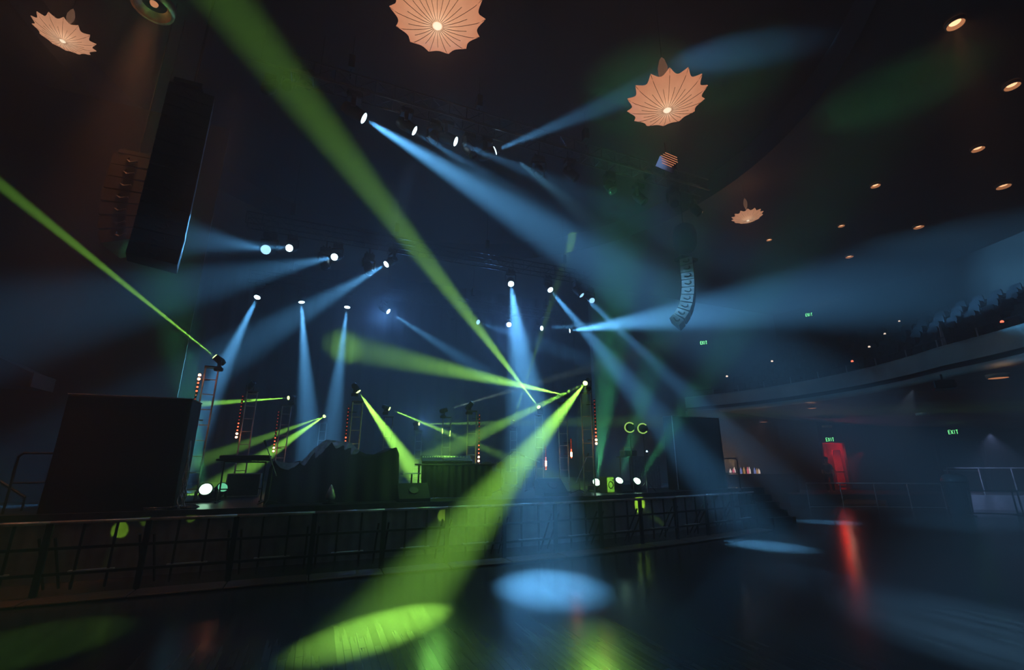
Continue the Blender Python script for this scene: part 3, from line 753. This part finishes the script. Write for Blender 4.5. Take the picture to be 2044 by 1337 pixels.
# ------------------------------------------------------------------ keyboard stand group (left of the draped gear)
P = atV(478, 1000, 13.3); P.z = DECK
t = thing('keyboard_stand', 'dark metal keyboard stand left of the draped gear', 'stand', P)
for x in (-.45, .45): MB().path([(x, -.3, .02), (x, .3, .02), (x, 0, .02), (x, 0, .95)], .02).obj('leg', 'metal', t)
MB().tube((-.45, 0, .93), (.45, 0, .93), .02).tube((-.45, 0, .3), (.45, 0, .3), .015).obj('crossbar', 'metal', t)
MB().box((0, 0, .98), (1.2, .35, .05)).obj('shelf', 'black', t)
k = thing('keyboard', 'slim dark keyboard lying on the stand left of the draped gear', 'keyboard', P+Vector((0, 0, 1.006)))
MB().bbox((0, 0, .04), (1.1, .3, .08), .015).obj('case', 'black', k); MB().box((0, -.05, .085), (1.0, .14, .012)).obj('keys', 'alu', k)
P2 = atV(482, 1004, 15.2); P2.z = DECK
t = thing('road_case', 'black road case with metal edges on the deck beneath the second tower', 'case', P2)
MB().bbox((0, 0, .32), (.8, .5, .6), .02).obj('body', 'black', t)
m = MB().path([(-.4, -.255, .03), (.4, -.255, .03), (.4, -.255, .61), (-.4, -.255, .61), (-.4, -.255, .03)], .014)
m.obj('metal_edge', 'alu', t)
P3 = atV(535, 1002, 12.1); P3.z = DECK
def boom(P, H, tip, label, mname='metal'):
    t = thing('mic_stand', label, 'microphone stand', P, 0, 'microphone stands')
    m = MB()
    for a in (0.3, 2.4, 4.5): MB().tube((0, 0, .12), (.3*math.cos(a), .3*math.sin(a), .01), .011).obj('leg', mname, t)
    MB().tube((0, 0, .08), (0, 0, H), .013).obj('pole', mname, t)
    d = Vector(tip).normalized()
    b_ = MB().tube(Vector((0, 0, H))-d*.25, Vector((0, 0, H))+Vector(tip), .012).obj('boom_arm', 'alu', t)
    MB().tube(Vector((0, 0, H))+Vector(tip), Vector((0, 0, H))+Vector(tip)+d*.16, .02, 8, r2=.028).obj('microphone', 'black', b_)
boom(P3, .85, (-.18, 0, .42), 'mic stand with a bright slanted boom at the left corner of the draped gear')
boom(atV(1160, 985, 12.4)*Vector((1, 1, 0)).length*0+Vector((atV(1158, 985, 12.6).x, 12.6, DECK)), .55, (.28, 0, .5), 'mic stand with a slanted boom left of the mint deck lights')
boom(Vector((atV(1065, 980, 14).x, 14, DECK)), 1.0, (-.3, 0, .1), 'mic stand in front of the right tower row, beside the folding frame')
boom(Vector((atV(1000, 980, 13.6).x, 13.6, DECK)), .95, (.25, 0, .18), 'mic stand standing in the wide green beam at centre stage')
# ------------------------------------------------------------------ centre: desk, synths, drum kit, wedges
P = atV(905, 1000, 13.0); P.z = DECK
t = thing('equipment_desk', 'black cloth fronted equipment desk at centre stage', 'desk', P)
W = atV(975, 1000, 13).x-atV(835, 1000, 13).x
MB().bbox((0, 0, .86), (W+.1, .8, .05), .015).obj('desk_top', 'black', t)
m = MB(); m.grid([[(-W/2+W*i/60, -.36+.025*math.sin(i*1.1), z) for i in range(61)] for z in (.84, .4, .01)]); m.obj('front_cloth', 'cloth', t, True)
for x in (-W/2+.06, W/2-.06):
    for y in (-.25, .3): MB().tube((x, y, 0), (x, y, .85), .025).obj('leg', 'metal', t)
def synth(P, W, label, tilt):
    t = thing('synthesizer', label, 'keyboard', P, 0, 'synthesizers on the equipment desk'); R = Matrix.Rotation(tilt, 3, 'X')
    MB().box(R @ Vector((0, 0, .05))+Vector((0, 0, .05)), (W, .34, .07), 0, R).obj('case', 'metal', t)
    m = MB()
    for i in range(5): m.box(R @ Vector((0, -.12+.06*i, .09))+Vector((0, 0, .05)), (W*.92, .018, .012), 0, R)
    m.obj('control_rows', 'screen', t)
    m = MB()
    for i in range(8): m.lathe([(.012, 0), (.012, .03)], 6, 'z', R @ Vector((-W*.4+i*W*.11, .05, .09))+Vector((0, 0, .05)))
    m.obj('knob_row', 'alu', t)
synth(P+Vector((-W*.33, .0, .9)), W*.3, 'small ribbed synthesizer at the left end of the equipment desk', .5)
synth(P+Vector((.05, .0, .9)), W*.42, 'wide ribbed synthesizer in the middle of the equipment desk', .45)
q = atV(822, 945, 12.9)
t = thing('side_shelf', 'thin bright shelf stand left of the equipment desk', 'shelf', (q.x, 12.9, DECK)); 
MB().box((0, 0, q.z-DECK), (.5, .3, .025)).obj('shelf_board', 'alu', t); MB().tube((0, 0, 0), (0, 0, q.z-DECK), .022).obj('pole', 'metal', t); MB().lathe([(.2, 0), (.2, .02), (.03, .04)], 12).obj('base', 'black', t)
P = atV(985, 985, 15.2); P.z = DECK
t = thing('drum_kit', 'dark drum kit behind the equipment desk below a glowing red strip', 'drum kit', P, rad(-15))
MB().lathe([(.3, -.22), (.31, -.2), (.31, .2), (.3, .22)], 24, 'y', (0, 0, .32)).obj('bass_drum', 'drum', t, True)
for x in (-.24, .24): MB().lathe([(.15, -.11), (.16, -.1), (.16, .1), (.15, .11)], 18, 'z', (x, -.05, .82)).tube((x, 0, .5), (x, -.02, .74), .015).obj('tom', 'drum', t, True)
MB().lathe([(.2, -.2), (.21, -.19), (.21, .19), (.2, .2)], 20, 'z', (.6, .15, .4)).obj('floor_tom', 'drum', t, True)
MB().lathe([(.17, -.07), (.18, -.06), (.18, .06), (.17, .07)], 18, 'z', (-.55, .15, .58)).tube((-.55, .15, 0), (-.55, .15, .52), .015).obj('snare_drum', 'drum', t, True)
for x, z, r in ((-.75, 1.15, .24), (.75, 1.25, .26), (-.95, .85, .18)):
    c = MB(); c.lathe([(.01, .03), (.04, .02), (r*.6, .008), (r, -.01), (r*.6, 0), (.01, .015)], 20, 'z', (x, .1, z)); cy = c.obj('cymbal', 'brass', t, True)
    MB().tube((x, .1, 0), (x, .1, z), .011).tube((x, .1, .1), (x+.2, .1, .01), .01).tube((x, .1, .1), (x-.2, .1, .01), .01).obj('cymbal_stand', 'metal', cy)
MB().lathe([(.15, .45), (.17, .5), (.15, .53)], 14, 'z', (0, .65, 0)).tube((0, .65, 0), (0, .65, .46), .025).obj('stool', 'black', t)
def wedge(P, W, rz, label, mname='cloth', cone=True, s=1.0):
    t = thing('floor_monitor', label, 'speaker', P, rz, 'wedge monitors on the deck', s)
    x = W/2
    MB().add([(-x, -.3, 0), (x, -.3, 0), (x, .25, 0), (-x, .25, 0), (-x, -.3, .08), (x, -.3, .08), (x, .12, .42), (-x, .12, .42), (x, .25, .36), (-x, .25, .36)],
        [(3, 2, 1, 0), (0, 1, 5, 4), (4, 5, 6, 7), (7, 6, 8, 9), (9, 8, 2, 3), (1, 2, 8, 6, 5), (0, 4, 7, 9, 3)]).obj('cabinet', mname, t)
    n = Vector((0, -.34, .42)).normalized(); c = Vector((0, -.09, .25))+n*.004
    a = Vector((1, 0, 0)); b_ = n.cross(a); m = MB()
    for rr in (.13,):
        ring = [c+(a*math.cos(i*PI/10)+b_*math.sin(i*PI/10))*rr for i in range(20)]; ring2 = [c+n*.02+(a*math.cos(i*PI/10)+b_*math.sin(i*PI/10))*rr*.85 for i in range(20)]
        m.loft([ring, ring2])
    m.obj('driver', 'arraydark' if mname == 'cloth' else 'black', t)
q = atV(823, 1003, 11.95); wedge(Vector((q.x, 11.95, DECK)), .75, 0, 'black wedge monitor at the stage edge right of the draped gear')
q = atV(1100, 985, 12.4); wedge(Vector((q.x, 12.4, DECK)), .7, 0, 'dark wedge monitor at the stage edge in front of the right tower row', s=1.1)
q = atV(1247, 985, 12.6); wedge(Vector((q.x, 12.6, DECK)), .75, 0, 'black wedge monitor between two mint deck lights', s=.55)
P = Vector((atV(1214, 985, 12.7).x, 12.75, DECK))
t = thing('speaker_cabinet', 'small green lit speaker cabinet with a round driver beside the black wedge', 'speaker', P, rad(12))
MB().bbox((0, 0, .24), (.34, .32, .48), .015).obj('cabinet', 'black', t)
MB().box((0, -.165, .24), (.3, .01, .44)).obj('baffle', 'greencab', t)
MB().torus((0, -.172, .24), .1, .018, 'y').obj('driver', 'black', t); MB().torus((.11, -.172, .38), .025, .01, 'y').obj('tweeter', 'black', t)
q = atV(1172, 985, 12.6)
spot(Vector((P.x-.5, 10.9, 2.6)), P+Vector((0, 0, .25))-Vector((P.x-.5, 10.9, 2.6)), 9, 500, GR, .5)
# folding frame
P = Vector((atV(1060, 985, 14.5).x, 14.5, DECK))
t = thing('folding_frame', 'small chrome folding frame standing on the deck at centre right', 'stand', P)
MB().path([(-.22, 0, 0), (-.22, 0, .8), (.22, 0, .8), (.22, 0, 0)], .014).obj('front_frame', 'alu', t); MB().path([(-.22, .3, 0), (-.2, 0, .7), (.2, 0, .7), (.22, .3, 0)], .012).obj('rear_frame', 'alu', t)
# ring lamps
for i, (x, y, lab) in enumerate([(1257, 853, 'round lamp with a green lit rim on a tall stand, left one of the pair'), (1283, 855, 'round lamp with a green lit rim on a tall stand, right one of the pair')]):
    c = atD(x, y, 15); P = Vector((c.x, c.y, DECK)); rz = math.atan2(c.y, c.x)-PI/2
    t = thing('ring_lamp', lab, 'lamp', P, rz, 'pair of round rim lit lamps'); h = c.z-DECK
    MB().tube((0, 0, 0), (0, 0, h-.16), .015).obj('pole', 'metal', t)
    m = MB(); 
    for a in (.5, 2.6, 4.7): m.tube((0, 0, .35), (.3*math.cos(a), .3*math.sin(a), .01), .012)
    m.obj('tripod', 'metal', t)
    bd = MB().lathe([(.01, .1), (.1, .09), (.155, .03), (.16, 0), (.14, -.01), (.01, -.005)], 20, 'y', (0, .02, h)).obj('lamp_body', 'glassdark', t, True)
    MB().torus((0, -.01, h), .155, .02, 'y', 24, 6, rad(40), rad(325)).obj('lit_rim', 'rimreflect', bd, True)  # rim emission stands in for green light reflected off the reflector edge
# draped table and rack
P = Vector((atV(1280, 975, 14.2).x, 14.2, DECK)); W = 1.3
zt = atV(1280, 912, 14.2).z-DECK
t = thing('draped_table', 'table under a long pleated dark cloth beside the right speaker stack', 'table', P)
MB().bbox((0, .1, zt), (W, .8, .04), .01).obj('table_top', 'black', t)
for x in (-W/2+.1, W/2-.1):
    for y in (-.15, .4): MB().tube((x, y, 0), (x, y, zt-.02), .02).obj('leg', 'metal', t)
m = MB(); m.grid([[(-W/2+W*i/90, -.33+.035*math.sin(i*.8)*(1.2-z/zt)+.015*math.sin(i*2.1), z) for i in range(91)] for z in (zt+.022, zt*.6, zt*.3, .01)])
m.grid([[(-W/2+W*i/30, -.33+.8*j/6, zt+.025) for i in range(31)] for j in range(7)])
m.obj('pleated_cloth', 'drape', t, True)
k = thing('flight_case', 'dark rack case with a coppery bar handle left on the draped table', 'case', P+Vector((-W*.3, .1, zt+.03)))
MB().bbox((0, 0, .1), (.5, .4, .2), .015).obj('body', 'metal', k); MB().path([(-.25, -.1, .02), (-.25, -.1, .3), (.2, -.1, .3), (.27, -.1, .22), (.27, -.1, .02)], .014).obj('bar_handle', 'copper', k)
k = thing('desk_lamp', 'tiny bright lamp at the right end of the draped table', 'lamp', P+Vector((W*.35, .1, zt+.03)))
MB().lathe([(.06, 0), (.06, .015), (.012, .02), (.012, .16)], 10).obj('stem', 'black', k); MB().lathe([(.01, .21), (.03, .19), (.035, .165), (.02, .15)], 10).obj('bulb', 'ledblue', k)

# ------------------------------------------------------------------ crowd barrier in front of the stage
BW = 1.32; BH = 1.13
def make_bar():
    t = thing('crowd_barrier', 'barrier', 'barrier', group='crowd barrier sections along the stage')
    MB().tube((-BW/2, 0, BH), (BW/2, 0, BH), .03, 8).obj('top_rail', 'steel', t, True)
    for x in (-BW/2+.02, BW/2-.02): MB().box((x, 0, BH/2), (.05, .05, BH)).obj('post', 'frame', t)
    for x in (-BW/6, BW/6): MB().box((x, .005, BH/2+.06), (.035, .03, BH-.12)).obj('bar', 'frame', t)
    for z in (.74, .36): MB().box((0, .004, z), (BW-.05, .035, .045)).obj('cross_rail', 'frame', t)
    MB().box((0, .01, .36+.03), (BW*.45, .06, .02)).obj('step', 'steel', t)
    MB().bbox((0, -.22, .035), (BW-.02, .5, .03), .01).obj('tread_plate', 'tread', t)
    for x in (-BW/2+.1, BW/2-.1): MB().tube((x, 0, .9), (x, .55, .05), .022).obj('brace', 'frame', t)
    return t
ordn = ['first', 'second', 'third', 'fourth', 'fifth', 'sixth', 'seventh', 'eighth', 'ninth', 'tenth', 'eleventh', 'twelfth', 'thirteenth', 'fourteenth', 'fifteenth', 'sixteenth', 'seventeenth']
u = -5.2; i = 0; B0 = None
while u < 13.2:
    a = Vector((u, barv(u), 0)); b_ = Vector((u+BW, barv(u+BW), 0)); rz = math.atan2(b_.y-a.y, b_.x-a.x)
    lab = '%s crowd barrier section counted from the left end of the stage edge' % ordn[i]
    if B0 is None: B0 = make_bar(); t = B0; t.location = (a+b_)/2; t.rotation_euler = (0, 0, rz); t['label'] = lab
    else: t = dup(B0, (a+b_)/2, rz, lab)
    u += BW; i += 1
# dark end block beside the barrier
q = Vector((14.75, 12.6, 0))
t = thing('steps_block', 'dark access steps at the right end of the stage beside the last barrier', 'steps', q)
m = MB()
for k in range(5): m.box((.35+0*k, -.55+.28*k, .115+.115*k*1.0), (1.1, .28, .23*(k+1) if k < 5 else 1), 0) if False else m.box((.35, -.55+.28*k, .23*(k+1)/2), (1.1, .28, .23*(k+1)))
m.obj('treads', 'black', t)

# ------------------------------------------------------------------ right side: rails, bin, bar, person, signs
def rail(pts, H, nposts, label, low=True, mname='alu', z0=0.0):
    c = sum(pts, Vector())/len(pts); t = thing('handrail', label, 'railing', c+Vector((0, 0, z0)))
    loc = [q-c for q in pts]
    MB().path([q+Vector((0, 0, H)) for q in loc], .032, 8).obj('top_rail', mname, t)
    if low: MB().path([q+Vector((0, 0, .06)) for q in loc], .022).obj('bottom_rail', mname, t)
    for i in range(nposts):
        f = i/(nposts-1)*(len(loc)-1); j = min(int(f), len(loc)-2); q = loc[j].lerp(loc[j+1], f-j)
        MB().tube(q, q+Vector((0, 0, H)), .024).obj('post', mname, t)
    return t
rail([plan(1598, 21.8), plan(1730, 21.8), plan(1862, 21.4)], 1.1, 5, 'pale metal handrail on the floor in front of the red doorway')
rail([plan(1886, 21.25)+Vector((.02, .1, 0)), plan(1975, 21), plan(2075, 20.6)], 1.18, 4, 'pale metal handrail on the raised floor under the nearest exit sign', False, z0=.62)
P = plan(1890, 19.6)
t = thing('waste_bin', 'tall dark tapered waste bin standing where the two pale handrails meet', 'bin', P)
MB().lathe([(.34, 0), (.36, .02), (.42, 1.2), (.43, 1.22)], 20).obj('body', 'black', t, True)
MB().lathe([(.44, 1.22), (.45, 1.3), (.38, 1.5), (.2, 1.58), (.01, 1.6)], 20).obj('lid', 'black', t, True)
# dark low barrier in front of the pale riser
for i, (x, lab) in enumerate([(1958, 'dark bike rack barrier in front of the pale riser, nearest the waste bin'), (2046, 'dark bike rack barrier in front of the pale riser, at the picture edge')]):
    c = plan(x, 18.6); t = thing('low_barrier', lab, 'barrier', c, rad(-42), 'dark barriers before the pale riser')
    MB().path([(-.78, 0, .1), (-.78, 0, .95), (.78, 0, .95), (.78, 0, .1), (-.78, 0, .1)], .028).obj('frame', 'black', t)
    for xx in (-.78, .78): MB().tube((xx, -.3, .02), (xx, .3, .02), .025).tube((xx, 0, 0), (xx, 0, .2), .025).obj('foot', 'black', t)
# bar
a, b_ = plan(1440, 24.2), plan(1575, 25.2); c = (a+b_)/2; L_ = (b_-a).length; rz = math.atan2(b_.y-a.y, b_.x-a.x)
t = thing('bar_counter', 'dark bar counter against the pale wall under the balcony', 'counter', c, rz)
MB().bbox((0, 0, .7), (L_, .6, 1.4), .02).obj('front_panel', 'wood', t); MB().bbox((0, -.03, 1.43), (L_+.1, .75, .06), .015).obj('counter_top', 'wood', t)
zb = 1.46
bm = ['bot1', 'bot2', 'bot1', 'bot3', 'bot4', 'bot2', 'bot1', 'bot3', 'bot4', 'bot1']
bn = {'bot1': 'pale', 'bot2': 'pink', 'bot3': 'blue', 'bot4': 'amber'}
ends = ['first', 'second', 'third', 'fourth', 'fifth', 'sixth', 'seventh', 'eighth', 'ninth', 'tenth']
for i in range(10):
    q = a.lerp(b_, .07+.05*i)+Vector((random.uniform(-.06, .06), random.uniform(-.1, .1), 0))
    h = .26+.1*random.random()
    t = thing('bottle', 'glowing %s bottle on the bar counter, %s from the right speaker stack' % (bn[bm[i]], ends[i]), 'bottle', (q.x, q.y, zb), 0, 'lit bottles on the bar')
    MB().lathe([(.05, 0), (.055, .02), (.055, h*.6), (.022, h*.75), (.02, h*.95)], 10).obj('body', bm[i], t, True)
    MB().lathe([(.024, h*.95), (.024, h)], 8).obj('cap', 'black', t)
point(a.lerp(b_, .15)+Vector((0, 0, 2.1)), 70, (1, .62, .3), .15)
# person by the red doorway
def skinned(name, edges, pts, radii, parent, mname):
    me = bpy.data.meshes.new(name); me.from_pydata(pts, edges, []); o = bpy.data.objects.new(name, me); COL.objects.link(o); o.parent = parent
    me.materials.append(M[mname])
    sk = o.modifiers.new('skin', 'SKIN'); sk.use_smooth_shade = True
    for i, r in enumerate(radii): me.skin_vertices[0].data[i].radius = (r, r)
    me.skin_vertices[0].data[0].use_root = True
    sb = o.modifiers.new('sub', 'SUBSURF'); sb.levels = 2; sb.render_levels = 2
    return o
q = plan(1645, 24.6)
t = thing('person', 'person in dark clothes with bare forearms standing beside the red lit doorway', 'person', (q.x, q.y, .5), rad(120))
pts = [(0, 0, .95), (0, 0, 1.15), (0, 0, 1.38), (0, .01, 1.5), (0, .01, 1.58), (0, .02, 1.7), (0, .02, 1.76),
       (.17, 0, 1.4), (.24, .02, 1.14), (.22, .22, 1.0), (.2, .3, .98), (-.17, 0, 1.4), (-.24, 0, 1.14), (-.25, .08, .9), (-.25, .1, .82),
       (.1, 0, .88), (.11, .02, .5), (.11, -.01, .08), (.11, .14, .04), (-.1, 0, .88), (-.12, .01, .5), (-.13, -.02, .08), (-.14, .13, .04)]
eds = [(0, 1), (1, 2), (2, 3), (3, 4), (4, 5), (5, 6), (2, 7), (7, 8), (8, 9), (9, 10), (2, 11), (11, 12), (12, 13), (13, 14), (0, 15), (15, 16), (16, 17), (17, 18), (0, 19), (19, 20), (20, 21), (21, 22)]
rd = [.13, .13, .14, .06, .075, .1, .07, .065, .05, .04, .035, .065, .05, .04, .035, .09, .065, .045, .04, .09, .065, .045, .04]
skinned('body', eds, pts, rd, t, 'skin')
sh = [0, 1, 2, 7, 8, 11, 12]; sp = [pts[i] for i in sh]; se = [(0, 1), (1, 2), (2, 3), (3, 4), (2, 5), (5, 6)]
skinned('shirt', se, sp, [.15, .15, .16, .08, .065, .08, .065], t, 'shirt')
tr = [0, 15, 16, 17, 19, 20, 21]; skinned('trousers', [(0, 1), (1, 2), (2, 3), (0, 4), (4, 5), (5, 6)], [pts[i] for i in tr], [.14, .105, .08, .065, .105, .08, .065], t, 'trousers')
MB().lathe([(.1, 1.68), (.115, 1.74), (.09, 1.81), (.02, 1.84)], 12, 'z', (0, -.01, 0)).obj('hair', 'hair', t, True)
point(q+Vector((-.9, -1.2, 1.9)), 9, (1, .6, .45), .1)  # added warm point to bring out the person, no lamp there
# exit signs: lettering from strokes
def exit_sign(P, W, label, rz):
    t = thing('exit_sign', label, 'sign', P, rz, 'green exit signs'); h = W*.55
    MB().bbox((0, .03, 0), (W*1.15, .06, h*1.25), .008).obj('housing', 'black', t)
    m = MB(); lw = W*.055; ch = h*.42; cw = W*.085
    def st(x0, z0, x1, z1_): m.tube((x0, -.012, z0), (x1, -.012, z1_), lw/2, 4)
    X = [-W*.38, -W*.13, W*.1, W*.34]
    x = X[0]; st(x-cw, -ch, x-cw, ch); [st(x-cw, z, x+cw, z) for z in (-ch, 0, ch)]
    x = X[1]; st(x-cw, -ch, x+cw, ch); st(x-cw, ch, x+cw, -ch)
    x = X[2]; st(x, -ch, x, ch)
    x = X[3]; st(x-cw*1.1, ch, x+cw*1.1, ch); st(x, -ch, x, ch)
    m.obj('lettering', 'exit', t)
    return t
for x, y, k, W, lab in [(1657, 877, 26.6, .42, 'green EXIT sign over the red lit doorway'), (1903, 862, 24.4, .42, 'green EXIT sign over the dark double door under the balcony'),
                        (1405, 684, 24.5, .36, 'tiny green EXIT sign in the haze just right of the blue lit line array'), (1615, 628, 27, .36, 'tiny green EXIT sign high at the rear of the balcony')]:
    P = atD(x, y, k); exit_sign(P, W, lab, math.atan2(P.y, P.x)-PI/2)
# ------------------------------------------------------------------ balcony seats, rail and step lights
def make_seat():
    t = thing('auditorium_chair', 'dark upholstered balcony seat in the raked rows above the balcony front', 'seat', group='dark balcony seats')
    MB().bbox((0, 0, .42), (.5, .48, .12), .03).obj('seat_cushion', 'seat', t)
    R = Matrix.Rotation(rad(12), 3, 'Y')
    m = MB(); rings = []
    for z, k in ((.45, .9), (.5, 1), (.85, 1), (.95, .8)):
        rings.append([Vector((.24+.06*(z-.45)/.5+dx, y*k, z)) for dx, y in ((-.03, -.24), (.03, -.24), (.03, .24), (-.03, .24))])
    m.loft(rings).obj('backrest', 'seat', t)
    for y in (-.27, .27): MB().box((.05, y, .3), (.4, .03, .6)).obj('armrest', 'black', t)
    return t
S0 = None
for k in range(8):
    R = BR+.75+k*.9+.45; step = .66/R; a = rad(-58)+(step*.5 if k % 2 else 0)
    amax = rad(13)
    while a < amax:
        if not (rad(-31) < a < rad(-28) or rad(-9) < a < rad(-6.5)) :
            P = bal(a, R, rakez(R-.45))
            if S0 is None: S0 = make_seat(); S0.location = P; S0.rotation_euler = (0, 0, a)
            else: dup(S0, P, a, S0['label'])
        a += step*1.2
t = thing('balcony_rail', 'thin metal rail with short posts along the top of the balcony front', 'railing', bal(rad(-30), BR+.35, 5.95))
ra = [rad(-70)+i*rad(2) for i in range(47)]
MB().path([bal(a, BR+.35, 6.36)-t.location for a in ra], .014, 5).obj('rail', 'metal', t)
for i in range(14):
    a = rad(-62+6.1*i); MB().tube(bal(a, BR+.35, 5.95)-t.location, bal(a, BR+.35, 6.36)-t.location, .022).obj('post', 'alu', t)
P = bal(rad(-32), BR+.5, 5.95)
t = thing('folded_stand', 'pale folded tripod leaning behind the balcony rail', 'stand', P)
for dx in (-.18, 0, .18): MB().tube((dx, .1*dx, 0), (dx*.2, 0, .95), .018).obj('leg', 'alu', t)
for i, (x, y, k, mn, lab) in enumerate([(1701, 721, 19.5, 'redled', 'red aisle light low on the balcony, behind the middle of its rail'), (1735, 692, 21, 'whiteled', 'pale aisle light one step above the red one on the balcony'),
        (1766, 666, 22.5, 'whiteled', 'pale aisle light halfway up the balcony steps'), (1795, 641, 24, 'whiteled', 'pale aisle light at the top of the balcony steps'),
        (1541, 721, 21.5, 'whiteled', 'pale aisle light among the far balcony seats'), (2000, 642, 15.0, 'redled', 'red aisle light at the balcony rail by the picture edge'), (1451, 751, 21.8, 'whiteled', 'dimmest aisle light, near the far end of the balcony rail'),
        (1194, 499, 24.5, 'whiteled', 'lone tiny red white light high in the blue haze over centre stage')]):
    t = thing('aisle_light', lab, 'light', atD(x, y, k), 0, 'small aisle lights')
    MB().lathe([(.001, .05), (.035, .035), (.05, 0), (.035, -.035), (.001, -.05)], 10).obj('bulb', mn, t, True)
    MB().lathe([(.06, -.06), (.06, -.04)], 10).obj('socket', 'black', t)
# striped louvre under the ceiling and projector under the balcony
P = atD(1335, 320, 12.6)
t = thing('louvred_fixture', 'small tilted slatted fixture lit orange below the third pendant', 'lamp', P, rad(-20))
m = MB(); R = Matrix.Rotation(rad(25), 3, 'Y')
for i in range(6): m.box(R @ Vector((0, 0, -.16+.07*i)), (.5-.07*abs(i-3), .012, .016), 0, R)
m.obj('slats', emit('slat_lit_orange', (1, .35, .16), .9), t); MB().box((0, .17, 0), (.52, .03, .42), 0, R).obj('housing', 'black', t); MB().tube((0, .17, .2), (0, .17, .7), .012).obj('hanger', 'black', t)  # slats emit orange, standing in for light falling on the louvre
P = atD(1883, 769, 14.2)
t = thing('projector', 'dark projector hung under the balcony edge', 'projector', P, rad(30))
MB().bbox((0, 0, 0), (.75, .5, .26), .03).obj('body', 'black', t); MB().lathe([(.08, -.3), (.08, -.24)], 14, 'y').obj('lens', 'glassdark', t); MB().tube((0, 0, .12), (0, 0, .35), .03).obj('bracket', 'black', t)

# ------------------------------------------------------------------ unseen lamps for the floor pools, plus added fills and glow
def pool(x, y, src, half, power, col, z=0.0, blend=.6):
    e = atZ(x, y, z); s = Vector(src); return spot(s, e-s, half, power, col, blend, .05)
spot((20.5, 10, 4.7), plan(1730, 21.8)+Vector((0, 0, .6))-Vector((20.5, 10, 4.7)), 20, 350, (.5, .72, 1), .6)  # added cool spot to bring out the floor handrail
q = plan(1985, 18.6)+Vector((0, 0, 3.2)); spot(q, plan(1985, 20.9)+Vector((0, 0, .4))-q, 30, 650, (.35, .5, 1), .5)  # added spot to brighten the pale riser, no fixture
q = Vector((4.6, 10.7, z1-.2)); e = atV(1362, 590, 11.5); spot(q, e-q, 8, 6500, (.2, .62, 1), .8, .05)  # spot without a fixture, added to light the right line array
pool(1990, 1268, (3, -5, 11), 6.5, 36000, (.2, .55, 1), blend=1)
pool(40, 1290, (-6.5, 4, 8), 6.0, 2500, GR)
pool(330, 1320, (-3, 1, 7), 7, 220, (1, .4, .2))  # added warm spot in place of red strip reflections on the boards
for x, y, pw in ((238, 1062, 5000), (288, 1040, 1500), (380, 1040, 1500), (885, 1040, 6000), (1280, 1003, 12000)):
    v = deckv(atV(x, y, 11.6).x); e = atV(x, y, v); e.z = .80 if pw > 2000 else .98; s = Vector((e.x+.15, e.y-1.0, .25)); spot(s, e-s, 11 if x == 1280 else 6.5 if pw > 2000 else 4, pw*(.03 if x == 1280 else .014), (.5, 1, .05), .25, .02)  # unseen green spots added low in the pit for the skirt patches
s = Vector((8, 8.6, 10.4)); spot(s, Vector((11.5, 12.2, .4))-s, 20, 1300, (.25, .5, 1), 1, .3)  # added fill on the right part of the skirt
s = Vector((2, 8.6, 10.4)); spot(s, Vector((3, 10.8, 1))-s, 20, 350, (.25, .6, 1), 1, .3)  # added fill on the barrier
s = Vector((-2, 8.6, 9)); spot(s, Vector((-3, 10.4, 1))-s, 18, 260, (1, .5, .3), 1, .3)  # added warm fill on the left of the barrier
s = Vector((1.5, 9.5, 9.5)); spot(s, Vector((.2, 12.8, 2.3))-s, 9, 2200, (.3, .55, 1), 1, .2)  # added fill on the draped gear
# added point lights for a soft stage glow, no fixtures
for u, v, z, pw in ((2, 19, 8, 5000), (8, 19, 8, 6000), (5, 24, 4, 2500)):
    point((u, v, z), pw*.12, (.12, .38, 1), .3)
point((12, 9, 7), 60, (.06, .35, .6), .3)  # added teal point to lift the balcony fascia
point((3, 12, 2.5), 60, (.3, 1, .15), .3)
